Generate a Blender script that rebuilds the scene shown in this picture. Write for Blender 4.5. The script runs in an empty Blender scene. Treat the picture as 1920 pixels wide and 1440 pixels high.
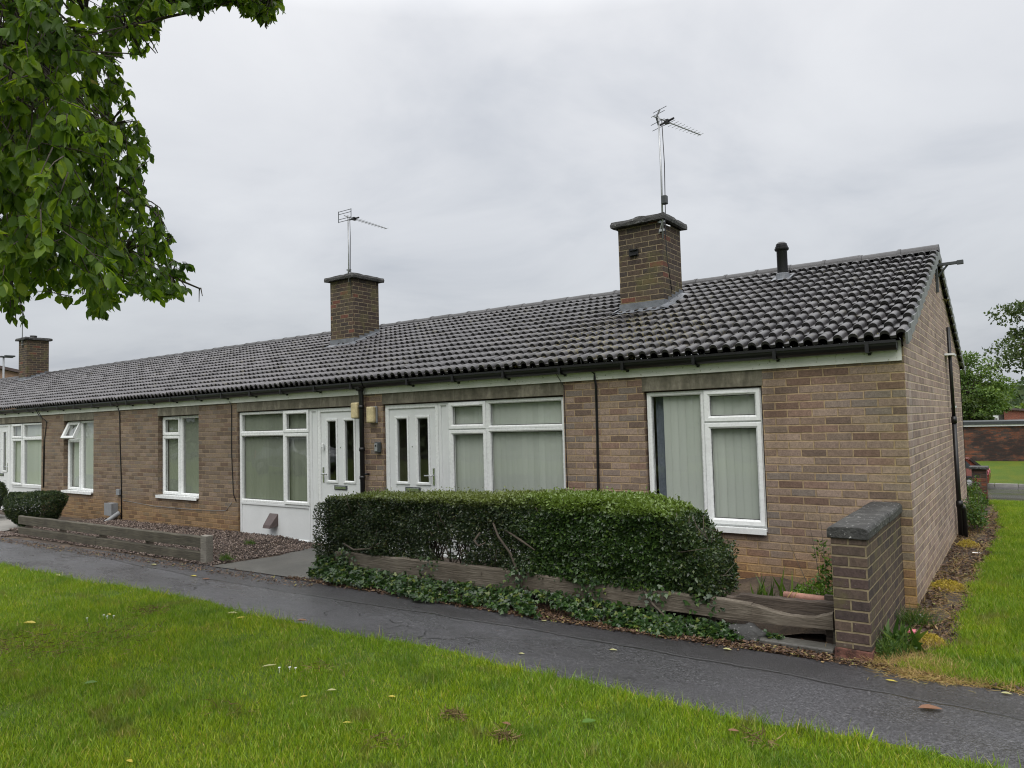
import bpy, bmesh, math, random
import numpy as np
from mathutils import Vector, Matrix
random.seed(7)
RNG = np.random.default_rng(11)
R = math.radians
scene = bpy.context.scene
COL = scene.collection

# ---------------------------------------------------------------- camera
CAM = (0.85795, -7.13949, 1.70048)
YAW, PITCH, ROLL, FPX = 0.6211203, 0.0532589, -0.0268170, 1345.523
def cam_axes():
    cy, sy, cp, sp = math.cos(YAW), math.sin(YAW), math.cos(PITCH), math.sin(PITCH)
    f = Vector((-sy*cp, cy*cp, sp)); r0 = Vector((cy, sy, 0)); u0 = r0.cross(f)
    c, s = math.cos(ROLL), math.sin(ROLL)
    return c*r0+s*u0, -s*r0+c*u0, f
CR, CU, CF = cam_axes()
cd = bpy.data.cameras.new('camera'); co = bpy.data.objects.new('camera', cd); COL.objects.link(co)
cd.sensor_width = 36; cd.sensor_fit = 'HORIZONTAL'; cd.lens = 36*FPX/1920
cd.clip_start = 0.05; cd.clip_end = 5000
co.matrix_world = Matrix((( CR.x, CU.x, -CF.x, CAM[0]), (CR.y, CU.y, -CF.y, CAM[1]), (CR.z, CU.z, -CF.z, CAM[2]), (0,0,0,1)))
scene.camera = co

# ---------------------------------------------------------------- helpers: objects
def tag(o, label=None, cat=None, group=None, kind=None):
    if label: o['label'] = label
    if cat: o['category'] = cat
    if group: o['group'] = group
    if kind: o['kind'] = kind
    return o
def empty(name, loc=(0,0,0), rz=0, **k):
    o = bpy.data.objects.new(name, None); COL.objects.link(o)
    o.location = loc; o.rotation_euler = (0,0,rz); o.empty_display_size = .2
    tag(o, **k); return o
def link(o, parent=None, local=False):
    COL.objects.link(o)
    if parent is not None:
        o.parent = parent
        if not local:                                   # built in world coordinates
            p = parent; M = Matrix.Identity(4); ch = []
            while p is not None: ch.append(p); p = p.parent
            for p in reversed(ch): M = M @ p.matrix_parent_inverse @ p.matrix_basis
            o.matrix_parent_inverse = M.inverted()
    return o
class MB:
    def __init__(s): s.v=[]; s.f=[]; s.m=[]
    def add(s, vs, fs, mi=0):
        b=len(s.v); s.v+= [tuple(v) for v in vs]; s.f += [tuple(b+i for i in f) for f in fs]; s.m += [mi]*len(fs); return s
    def box(s, x0,x1,y0,y1,z0,z1, mi=0):
        if x0>x1: x0,x1=x1,x0
        return s.add([(x0,y0,z0),(x1,y0,z0),(x1,y1,z0),(x0,y1,z0),(x0,y0,z1),(x1,y0,z1),(x1,y1,z1),(x0,y1,z1)],
              [(0,3,2,1),(4,5,6,7),(0,1,5,4),(1,2,6,5),(2,3,7,6),(3,0,4,7)], mi)
    def tube(s, pts, r, n=8, mi=0, caps=True):
        pts=[Vector(p) for p in pts]; rs = r if isinstance(r,(list,tuple)) else [r]*len(pts)
        vs=[]; prev=None
        for i,p in enumerate(pts):
            d=(pts[min(i+1,len(pts)-1)]-pts[max(i-1,0)]).normalized()
            if prev is None:
                a=d.orthogonal().normalized()
            else:
                a=(prev-d*prev.dot(d)); a = a.normalized() if a.length>1e-6 else d.orthogonal().normalized()
            prev=a; b=d.cross(a)
            vs += [p+(a*math.cos(2*math.pi*k/n)+b*math.sin(2*math.pi*k/n))*rs[i] for k in range(n)]
        fs=[(i*n+k,i*n+(k+1)%n,(i+1)*n+(k+1)%n,(i+1)*n+k) for i in range(len(pts)-1) for k in range(n)]
        if caps: fs += [tuple(range(n))[::-1], tuple((len(pts)-1)*n+k for k in range(n))]
        return s.add(vs,fs,mi)
    def lathe(s, c, prof, n=20, mi=0):
        vs=[(c[0]+r*math.cos(2*math.pi*k/n), c[1]+r*math.sin(2*math.pi*k/n), c[2]+z) for r,z in prof for k in range(n)]
        fs=[(i*n+k,i*n+(k+1)%n,(i+1)*n+(k+1)%n,(i+1)*n+k) for i in range(len(prof)-1) for k in range(n)]
        fs += [tuple(range(n))[::-1], tuple((len(prof)-1)*n+k for k in range(n))]
        return s.add(vs,fs,mi)
    def ring(s, x0,x1,z0,z1,w,y0,y1,ch=.012,mi=0):
        # mitred frame in the x-z plane, front at y0 (towards -y), glazing bead sloping in by ch
        def rect(a,y): return [(x0+a,y,z0+a),(x1-a,y,z0+a),(x1-a,y,z1-a),(x0+a,y,z1-a)]
        e=.004
        L=[rect(0,y1),rect(0,y0+e),rect(e,y0),rect(w-ch,y0),rect(w,y0+ch),rect(w,y1)]
        vs=[p for l in L for p in l]
        fs=[(i*4+k,i*4+(k+1)%4,(i+1)*4+(k+1)%4,(i+1)*4+k) for i in range(len(L)-1) for k in range(4)]
        return s.add(vs,fs,mi)
    def build(s, name, mats, parent=None, smooth=False, bevel=0, local=False, segs=2):
        me=bpy.data.meshes.new(name); me.from_pydata(s.v,[],s.f)
        if not isinstance(mats,(list,tuple)): mats=[mats]
        for m in mats: me.materials.append(m)
        me.polygons.foreach_set('material_index', s.m)
        if smooth: me.polygons.foreach_set('use_smooth',[True]*len(me.polygons))
        me.update()
        o=bpy.data.objects.new(name,me); link(o,parent,local)
        if bevel:
            b=o.modifiers.new('bevel','BEVEL'); b.width=bevel; b.segments=segs; b.limit_method='ANGLE'; b.angle_limit=R(40)
        return o
def np_mesh(name, V, F, mat, parent=None, smooth=False, local=False):
    V=np.asarray(V,np.float32); F=np.asarray(F,np.int32); k=F.shape[1]
    me=bpy.data.meshes.new(name)
    me.vertices.add(len(V)); me.vertices.foreach_set('co', V.ravel())
    me.loops.add(F.size); me.loops.foreach_set('vertex_index', F.ravel())
    me.polygons.add(len(F)); me.polygons.foreach_set('loop_start', np.arange(0,F.size,k,dtype=np.int32))
    if smooth: me.polygons.foreach_set('use_smooth', np.ones(len(F),bool))
    me.materials.append(mat); me.update(calc_edges=True); me.validate()
    o=bpy.data.objects.new(name,me); link(o,parent,local); return o
def scatter(tv, tf, P, A, B, C, S):
    """copies of a template (along, across, up) at P with axes A,B,C scaled by S -> V,F arrays"""
    tv=np.asarray(tv,float); tf=np.asarray(tf); n=len(P); k=len(tv)
    V=(P[:,None,:] + tv[None,:,0:1]*S[:,None,0:1]*A[:,None,:] + tv[None,:,1:2]*S[:,None,1:2]*B[:,None,:] + tv[None,:,2:3]*S[:,None,2:3]*C[:,None,:]).reshape(-1,3)
    F=(tf[None]+(np.arange(n)*k)[:,None,None]).reshape(-1,tf.shape[1])
    return V,F
def unit(a): return a/np.maximum(np.linalg.norm(a,axis=1,keepdims=True),1e-9)
def frames(A, N):
    A=unit(A); B=unit(np.cross(N,A)); C=np.cross(A,B); return A,B,C
LEAF4 = ([(0,0,0),(.42,-.5,.0),(.42,.5,.0),(.5,0,-.12),(1,0,-.05)], [(0,2,3),(2,4,3),(4,1,3),(1,0,3)])
LEAF8 = ([(0,0,0),(.2,-.36,.06),(.5,-.5,.08),(.8,-.27,.02),(1,0,-.12),(.8,.27,.02),(.5,.5,.08),(.2,.36,.06),(.3,0,0),(.65,0,-.02)],
         [(0,8,1),(1,8,2),(2,8,9),(2,9,3),(3,9,4),(4,9,5),(5,9,6),(6,9,8),(6,8,7),(7,8,0)])
IVY = ([(0,0,0),(.05,-.42,.03),(.38,-.52,0),(.45,-.25,.04),(1,0,-.05),(.45,.25,.04),(.38,.52,0),(.05,.42,.03),(.3,0,.0)],
       [(0,8,1),(1,8,2),(2,8,3),(3,8,4),(4,8,5),(5,8,6),(6,8,7),(7,8,0)])
BLADE = ([(0,-.5,0),(0,.5,0),(.55,-.4,.05),(.55,.4,.05),(1,0,.3)], [(0,1,3),(0,3,2),(2,3,4)])

# ---------------------------------------------------------------- helpers: nodes
class NG:
    def __init__(s, name):
        s.mat=bpy.data.materials.new(name); s.mat.use_nodes=True
        s.nt=s.mat.node_tree; s.nt.nodes.clear()
        s.out=s.nt.nodes.new('ShaderNodeOutputMaterial')
        s._co=None
    def put(s, sock, v):
        if v is None: return
        if isinstance(v, bpy.types.NodeSocket): s.nt.links.new(v, sock)
        else: sock.default_value=v
    def n(s, t, ins=None, **props):
        nd=s.nt.nodes.new(t)
        for k,v in props.items(): setattr(nd,k,v)
        for k,v in (ins or {}).items(): s.put(nd.inputs[k], v)
        return nd
    def m(s, op, a, b=None, c=None, clamp=False):
        nd=s.n('ShaderNodeMath', operation=op, use_clamp=clamp); s.put(nd.inputs[0],a); s.put(nd.inputs[1],b)
        if c is not None: s.put(nd.inputs[2],c)
        return nd.outputs[0]
    def co(s):
        if s._co is None: s._co=s.n('ShaderNodeTexCoord').outputs['Object']
        return s._co
    def xyz(s, v=None):
        nd=s.n('ShaderNodeSeparateXYZ'); s.put(nd.inputs[0], v if v is not None else s.co()); return nd.outputs
    def vec(s,x,y,z=0.):
        nd=s.n('ShaderNodeCombineXYZ'); s.put(nd.inputs[0],x); s.put(nd.inputs[1],y); s.put(nd.inputs[2],z); return nd.outputs[0]
    def noise(s, scale, detail=4, rough=.55, vec=None, dist=0., sc=None):
        v = vec if vec is not None else s.co()
        if sc is not None:
            mp=s.n('ShaderNodeMapping'); s.put(mp.inputs[0],v); mp.inputs['Scale'].default_value=sc; v=mp.outputs[0]
        nd=s.n('ShaderNodeTexNoise'); s.put(nd.inputs['Vector'],v); nd.inputs['Scale'].default_value=scale
        nd.inputs['Detail'].default_value=detail; nd.inputs['Roughness'].default_value=rough; nd.inputs['Distortion'].default_value=dist
        return nd.outputs[0]
    def ramp(s, fac, stops, interp='LINEAR'):
        nd=s.n('ShaderNodeValToRGB'); s.put(nd.inputs[0],fac); cr=nd.color_ramp; cr.interpolation=interp
        while len(cr.elements)>1: cr.elements.remove(cr.elements[-1])
        for i,(p,c) in enumerate(stops):
            e=cr.elements[0] if i==0 else cr.elements.new(p)
            e.position=p; e.color = (c[0],c[1],c[2],1) if hasattr(c,'__len__') else (c,c,c,1)
        return nd.outputs[0]
    def step(s, v, a, b):
        nd=s.n('ShaderNodeMapRange', interpolation_type='SMOOTHSTEP'); s.put(nd.inputs[0],v)
        nd.inputs[1].default_value=a; nd.inputs[2].default_value=b; return nd.outputs[0]
    def mix(s, f, a, b, blend='MIX'):
        nd=s.n('ShaderNodeMix', data_type='RGBA', blend_type=blend); s.put(nd.inputs[0],f)
        for i,c in ((6,a),(7,b)):
            if not isinstance(c,bpy.types.NodeSocket): c=(c[0],c[1],c[2],1) if hasattr(c,'__len__') else (c,c,c,1)
            s.put(nd.inputs[i],c)
        return nd.outputs[2]
    def bump(s, h, dist=.005, strength=1., normal=None):
        nd=s.n('ShaderNodeBump'); s.put(nd.inputs['Height'],h); nd.inputs['Distance'].default_value=dist
        nd.inputs['Strength'].default_value=strength
        if normal is not None: s.put(nd.inputs['Normal'],normal)
        return nd.outputs[0]
    def bsdf(s, color, rough=.7, normal=None, metal=0., spec=.5, **k):
        nd=s.n('ShaderNodeBsdfPrincipled')
        if not isinstance(color,bpy.types.NodeSocket): color=(color[0],color[1],color[2],1)
        s.put(nd.inputs['Base Color'],color); s.put(nd.inputs['Roughness'],rough); s.put(nd.inputs['Metallic'],metal)
        s.put(nd.inputs['Specular IOR Level'],spec)
        if normal is not None: s.put(nd.inputs['Normal'],normal)
        for kk,v in k.items(): s.put(nd.inputs[kk],v)
        return nd.outputs[0]
    def done(s, sh):
        s.nt.links.new(sh, s.out.inputs[0]); return s.mat
def simple(name, color, rough=.6, var=.12, nscale=6., metal=0., spec=.5, bump=0., bscale=60.):
    g=NG(name); n1=g.noise(nscale,5); n2=g.noise(nscale*9,3)
    f=g.m('ADD', g.m('MULTIPLY',n1,.65), g.m('MULTIPLY',n2,.35))
    lo=[c*(1-var*2) for c in color]; hi=[min(1,c*(1+var*2)) for c in color]
    c=g.ramp(f,[(.3,lo),(.7,hi)])
    nrm=g.bump(g.noise(bscale,3),bump) if bump else None
    return g.done(g.bsdf(c, g.m('ADD', g.m('MULTIPLY',n2,.2), rough-.1), nrm, metal, spec))

def brick_mat(name, cols, mortar, stain='none', bw=.225, bh=.075, u0=0., z0=0., rough=.86, mw=.0085, tint=(1,1,1)):
    g=NG(name); x,y,z=g.xyz()
    nx=g.xyz(g.n('ShaderNodeNewGeometry').outputs['True Normal'])[0]
    side=g.m('GREATER_THAN', g.m('ABSOLUTE',nx), .5)
    u=g.m('ADD', g.m('MULTIPLY',y,side), g.m('MULTIPLY',x,g.m('SUBTRACT',1.,side)))
    u=g.m('ADD',u,u0)
    wob=g.noise(9,3); wob2=g.noise(14,2,vec=g.vec(z,x,y))
    zz=g.m('ADD', g.m('ADD',z,20.0+z0), g.m('MULTIPLY',g.m('SUBTRACT',wob,.5),.007))
    uu0=g.m('ADD', g.m('ADD',u,20.25), g.m('MULTIPLY',g.m('SUBTRACT',wob2,.5),.010))
    rv=g.m('DIVIDE',zz,bh); row=g.m('FLOOR',rv)
    off=g.m('MULTIPLY', g.m('FRACT',g.m('MULTIPLY',row,.5)), 1.0)
    uv=g.m('ADD', g.m('DIVIDE',uu0,bw), off); colm=g.m('FLOOR',uv)
    fu=g.m('FRACT',uv); fv=g.m('FRACT',rv)
    du=g.m('MULTIPLY', g.m('MINIMUM',fu,g.m('SUBTRACT',1.,fu)), bw)
    dv=g.m('MULTIPLY', g.m('MINIMUM',fv,g.m('SUBTRACT',1.,fv)), bh)
    d=g.m('MINIMUM',du,dv)
    fine=g.noise(70,3)
    dd=g.m('ADD', d, g.m('MULTIPLY',g.m('SUBTRACT',fine,.5),.004))
    mask=g.step(dd, mw*.5, mw)
    wn=g.n('ShaderNodeTexWhiteNoise', noise_dimensions='3D'); g.put(wn.inputs['Vector'], g.vec(colm,row,side))
    bc=g.ramp(wn.outputs['Value'], [(i/len(cols),c) for i,c in enumerate(cols)], 'CONSTANT')
    inner=g.ramp(g.noise(26,5,.65),[(.3,(.72,.72,.72)),(.55,(1,1,1)),(.75,(1.22,1.2,1.16))])
    bc=g.mix(1.,bc,inner,'MULTIPLY')
    bc=g.mix(1.,bc,g.ramp(fine,[(.35,(.8,.8,.8)),(.6,(1.1,1.1,1.1))]),'MULTIPLY')
    mc=g.mix(1.,mortar,g.ramp(g.noise(18,4),[(.3,(.62,.6,.56)),(.7,(1.15,1.13,1.1))]),'MULTIPLY')
    c=g.mix(mask,mc,bc)
    big=g.noise(.9,4); c=g.mix(1.,c,g.ramp(big,[(.3,(.84,.85,.86)),(.7,(1.12,1.1,1.07))]),'MULTIPLY')
    if stain=='front':
        run=g.m('MULTIPLY',g.step(g.noise(2.4,4,.6,sc=(1,3.2,.16)),.52,.66),g.step(g.noise(.8,3),.40,.62))  # old run-off streaks
        c=g.mix(g.m('MULTIPLY',run,.45),c,g.mix(1.,c,(.62,.60,.56),'MULTIPLY'))
        zb=g.m('ADD',z,g.m('MULTIPLY',g.m('SUBTRACT',g.noise(2.2,4),.5),.55))
        low=g.step(zb,.56,.14)                                # rust-yellow splash stain of the lowest courses
        c=g.mix(g.m('MULTIPLY',low,.66),c,g.mix(1.,c,(1.28,1.0,.55),'MULTIPLY'))
        al=g.m('MULTIPLY', g.step(g.m('ADD',x,g.m('MULTIPLY',g.noise(3,4),.5)),-.2,.25), .4)  # algae on the corner bricks
        c=g.mix(al,c,g.mix(1.,c,(.82,.9,.62),'MULTIPLY'))
        far=g.m('MULTIPLY',g.step(x,-6.,-8.5),.55)            # second house: darker, dirtier brick
        c=g.mix(far,c,g.mix(1.,g.mix(.5,c,(.165,.14,.105)),(.64,.64,.60),'MULTIPLY'))
    if stain=='gable':
        st=g.noise(1.,4,sc=(1,5,.45)); st2=g.noise(7,3,sc=(1,3.2,.35))
        eff=g.m('MULTIPLY',g.step(g.m('MULTIPLY',st,st2),.30,.42),.5)
        c=g.mix(eff,c,(.46,.42,.39))
        low=g.step(g.m('ADD',z,g.m('MULTIPLY',g.noise(3,4),.25)),.45,.1)
        c=g.mix(g.m('MULTIPLY',low,.5),c,g.mix(1.,c,(.95,.95,.7),'MULTIPLY'))
    if stain=='moss':
        mo=g.step(g.noise(3.2,5,.65),.5,.66)
        c=g.mix(g.m('MULTIPLY',mo,.5),c,(.105,.098,.035))
        li=g.step(g.noise(45,3),.67,.74); c=g.mix(g.m('MULTIPLY',li,.35),c,(.30,.30,.26))
    if stain=='old':
        so=g.step(g.noise(.55,5,.7,sc=(1,1,1.8)),.44,.60)
        c=g.mix(g.m('MULTIPLY',so,.85),c,(.030,.026,.026))
    if tint!=(1,1,1): c=g.mix(1.,c,tint,'MULTIPLY')
    h=g.m('ADD', g.m('MULTIPLY',mask,1.), g.m('ADD', g.m('MULTIPLY',g.noise(120,3),.3), g.m('MULTIPLY',wn.outputs['Value'],.25)))
    return g.done(g.bsdf(c, rough, g.bump(h,.006,.9), spec=.3))

def foliage_mat(name, stops, rough=.42, trans=.35, spec=.45, big=None):
    g=NG(name); rnd=g.n('ShaderNodeNewGeometry').outputs['Random Per Island']
    f=rnd
    if big: f=g.m('ADD', g.m('MULTIPLY',rnd,.6), g.m('MULTIPLY',g.step(g.noise(big,3),.33,.67),.4))
    c=g.ramp(f,stops)
    p=g.bsdf(c,rough,spec=spec)
    t=g.n('ShaderNodeBsdfTranslucent'); tc=g.mix(1.,c,(1.5,1.45,.7),'MULTIPLY'); g.put(t.inputs[0],tc)
    mx=g.n('ShaderNodeMixShader',{0:trans}); g.put(mx.inputs[1],p); g.put(mx.inputs[2],t.outputs[0])
    return g.done(mx.outputs[0])

# ---------------------------------------------------------------- materials
M={}
BUFF=[(.255,.190,.150),(.215,.155,.118),(.300,.225,.178),(.150,.108,.085),(.235,.185,.155),(.270,.205,.150),(.225,.150,.116),(.285,.215,.165),(.200,.165,.140),(.165,.108,.082),(.245,.180,.145),(.205,.155,.122)]
M['brick_front']=brick_mat('front_brick',BUFF,(.36,.27,.17),'front')
M['brick_gable']=brick_mat('gable_brick',[(.35,.255,.222),(.30,.215,.188),(.375,.285,.245),(.255,.185,.162),(.325,.250,.222),(.285,.215,.188),(.235,.175,.155)],(.54,.44,.33),'gable')
M['brick_dark']=brick_mat('chimney_brick',[(.070,.048,.037),(.055,.042,.034),(.088,.058,.042),(.050,.040,.035),(.078,.060,.046),(.062,.042,.032),(.050,.036,.030),(.070,.050,.038),(.058,.046,.036),(.066,.050,.042),(.054,.040,.034),(.072,.056,.040),(.13,.055,.038)],(.22,.18,.12),'moss')
M['brick_wall']=brick_mat('garden_wall_brick',[(.092,.066,.054),(.074,.054,.048),(.112,.080,.062),(.064,.048,.045),(.098,.072,.058),(.084,.058,.052)],(.235,.195,.125),'moss',u0=.1)
M['brick_old']=brick_mat('old_red_brick',[(.20,.078,.048),(.13,.068,.050),(.25,.092,.052),(.10,.066,.056),(.17,.075,.048),(.08,.058,.050)],(.13,.10,.085),'old')
M['brick_red']=brick_mat('plain_red_brick',[(.20,.065,.045),(.22,.075,.050),(.18,.060,.042)],(.22,.15,.12))
M['brick_far']=brick_mat('far_brick',[(.30,.19,.135),(.27,.17,.12),(.33,.21,.15)],(.36,.28,.21))
def tile_mat():
    g=NG('wet_concrete_tile'); x,y,z=g.xyz()
    col=g.m('FLOOR',g.m('DIVIDE',g.m('ADD',x,100.),.2568)); row=g.m('FLOOR',g.m('DIVIDE',g.m('ADD',g.m('ABSOLUTE',g.m('SUBTRACT',y,3.4)),10.02),.2566))
    wn=g.n('ShaderNodeTexWhiteNoise',noise_dimensions='2D'); g.put(wn.inputs['Vector'],g.vec(col,row))
    c=g.ramp(wn.outputs['Value'],[(0,(.032,.031,.034)),(.5,(.048,.047,.050)),(1,(.068,.066,.070))])
    n=g.noise(7,5,.65); c=g.mix(1.,c,g.ramp(n,[(.3,(.62,.6,.6)),(.7,(1.35,1.33,1.3))]),'MULTIPLY')
    far=g.step(x,-4.,-12.); c=g.mix(far,c,g.mix(1.,c,(1.3,1.27,1.30),'MULTIPLY'))   # tiles turn paler along the terrace
    mo=g.m('MULTIPLY', g.step(g.noise(11,5,.7),.54,.64), g.step(g.noise(.8,3),.42,.6))
    c=g.mix(g.m('MULTIPLY',mo,.75),c,(.060,.052,.022))
    px=g.m('ADD',x,3.0); py=g.m('SUBTRACT',y,.75)
    rr=g.m('SQRT',g.m('ADD',g.m('MULTIPLY',px,px),g.m('MULTIPLY',g.m('MULTIPLY',py,py),1.6)))
    mp=g.m('MULTIPLY', g.step(rr,1.9,.3), g.step(g.noise(16,4,.65),.52,.62))
    c=g.mix(g.m('MULTIPLY',mp,.8),c,(.125,.105,.028))
    li=g.step(g.noise(38,2,.5),.70,.76); c=g.mix(g.m('MULTIPLY',li,.55),c,(.33,.33,.32))
    rg=g.ramp(g.noise(5,4),[(.3,.20),(.7,.42)])
    return g.done(g.bsdf(c,rg,g.bump(g.noise(90,3),.003,.6),spec=.55))
M['tile']=tile_mat()
M['tile_end']=simple('dark_tile_end',(.012,.011,.011),.6,.25,20)  # black wet growth, plus the shade under each tile nose put into the colour
M['ridge']=simple('ridge_concrete',(.036,.035,.036),.5,.25,5,bump=.004)
M['verge']=simple('verge_concrete',(.175,.185,.185),.6,.14,6,bump=.002)
M['white']=simple('white_upvc',(.70,.72,.715),.28,.04,3,spec=.5)
M['white_door']=simple('white_door_panel',(.64,.66,.66),.35,.025,3)
def fascia_mat():
    g=NG('painted_fascia'); st=g.noise(4,4,sc=(1.2,1,.5)); sp=g.noise(30,3)
    c=g.ramp(st,[(.35,(.74,.75,.71)),(.7,(.63,.65,.58))]); c=g.mix(g.step(sp,.62,.72),c,(.36,.39,.28))
    z=g.xyz()[2]; c=g.mix(g.m('MULTIPLY',g.step(g.m('ADD',z,g.m('MULTIPLY',sp,.06)),2.25,2.31),.6),c,(.20,.21,.15))
    return g.done(g.bsdf(c,.45))
M['fascia']=fascia_mat()
def lintel_mat():
    g=NG('stained_concrete'); st=g.noise(2.2,6,.7,sc=(2.4,1,.7),dist=.6); n=g.noise(20,4)
    c=g.ramp(st,[(.3,(.085,.078,.055)),(.5,(.13,.12,.088)),(.68,(.24,.22,.17))]); c=g.mix(1.,c,g.ramp(n,[(.3,(.75,.75,.75)),(.7,(1.15,1.15,1.15))]),'MULTIPLY')
    return g.done(g.bsdf(c,.85,g.bump(n,.004)))
M['lintel']=lintel_mat()
def coping_mat():
    g=NG('mossy_concrete'); n=g.noise(7,6,.7); n2=g.noise(45,3)
    c=g.ramp(n,[(.3,(.018,.018,.018)),(.55,(.046,.046,.044)),(.75,(.13,.13,.12))]); c=g.mix(g.step(n2,.64,.72),c,(.42,.42,.40))
    return g.done(g.bsdf(c,.75,g.bump(g.m('ADD',n,n2),.01)))
M['coping']=coping_mat()
M['black']=simple('black_plastic',(.005,.005,.006),.42,.2,8)
M['grey']=simple('grey_plastic',(.22,.23,.24),.5,.08,8)
M['alu']=simple('dull_aluminium',(.36,.37,.38),.45,.1,8,metal=.6)
M['steel']=simple('painted_steel',(.040,.046,.048),.5,.15,10)
M['chrome']=simple('satin_chrome',(.55,.56,.57),.25,.05,8,metal=1.)
M['lead']=simple('lead_flashing',(.13,.14,.155),.42,.2,7,bump=.006,bscale=14)
M['cream']=simple('yellowed_plastic',(.50,.42,.24),.45,.18,14)
M['gasket']=simple('black_gasket',(.02,.02,.02),.6)
def blind_mat(name,c):
    g=NG(name); rnd=g.n('ShaderNodeNewGeometry').outputs['Random Per Island']
    col=g.ramp(rnd,[(0,[v*.92 for v in c]),(.6,c),(1,[min(.95,v*1.08) for v in c])])
    p=g.bsdf(col,.9,spec=.1); t=g.n('ShaderNodeBsdfTranslucent'); g.put(t.inputs[0],col)
    mx=g.n('ShaderNodeMixShader',{0:.15}); g.put(mx.inputs[1],p); g.put(mx.inputs[2],t.outputs[0]); return g.done(mx.outputs[0])
M['blind']=blind_mat('vertical_blind_fabric',(.52,.56,.51))
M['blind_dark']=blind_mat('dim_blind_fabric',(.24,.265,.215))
M['curtain']=simple('bluish_curtain',(.16,.19,.23),.9,.2,4)
M['dark']=simple('dark_interior',(.05,.045,.04),.9)
M['hall']=simple('pale_room_wall',(.34,.28,.23),.9)
M['brown']=simple('brown_plastic',(.085,.062,.058),.45,.1,8)
M['terra']=simple('terracotta',(.30,.155,.115),.7,.2,12,bump=.003)
M['redbrick']=simple('broken_red_brick',(.105,.045,.032),.9,.5,12,bump=.012,bscale=25)
def glass_mat(name, k=1.9, tint=.95):
    g=NG(name); ge=g.n('ShaderNodeNewGeometry'); dt=g.n('ShaderNodeVectorMath',operation='DOT_PRODUCT'); g.put(dt.inputs[0],ge.outputs['Incoming']); g.put(dt.inputs[1],ge.outputs['Normal'])
    c5=g.m('POWER',g.m('SUBTRACT',1.,g.m('ABSOLUTE',dt.outputs['Value'])),5.)
    f=g.m('MULTIPLY',g.m('ADD',.04,g.m('MULTIPLY',c5,.96)),k,clamp=True)            # same reflectance from both sides of the pane
    t=g.n('ShaderNodeBsdfTransparent'); t.inputs[0].default_value=(tint,tint*1.01,tint,1)
    gl=g.n('ShaderNodeBsdfGlossy',{'Roughness':.015}); nz=g.noise(1.1,2)
    g.put(gl.inputs['Normal'],g.bump(nz,.02,.25))
    mx=g.n('ShaderNodeMixShader'); g.put(mx.inputs[0],f); g.put(mx.inputs[1],t.outputs[0]); g.put(mx.inputs[2],gl.outputs[0])
    return g.done(mx.outputs[0])
M['glass']=glass_mat('window_glass')
def wood_mat(name, a, b, sc=(1.5,20,26)):
    g=NG(name); n=g.noise(3,6,.65,sc=sc,dist=.6); n2=g.noise(3,4)
    c=g.ramp(n,[(.3,a),(.7,b)]); c=g.mix(1.,c,g.ramp(n2,[(.3,(.6,.56,.5)),(.7,(1.2,1.2,1.15))]),'MULTIPLY')
    return g.done(g.bsdf(c,.8,g.bump(n,.012)))
M['wood']=wood_mat('weathered_timber',(.075,.060,.046),(.20,.175,.145))
M['wood_grey']=wood_mat('grey_timber',(.12,.112,.10),(.25,.235,.21))
M['wood_dark']=wood_mat('split_timber',(.035,.026,.022),(.10,.078,.062))
M['sleeper']=wood_mat('damp_sleeper',(.040,.036,.028),(.105,.095,.068))
M['bark']=simple('bark',(.060,.048,.036),.85,.3,14,bump=.01,bscale=40)
M['twig']=simple('twig_bark',(.075,.060,.045),.85,.25,14)
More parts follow.
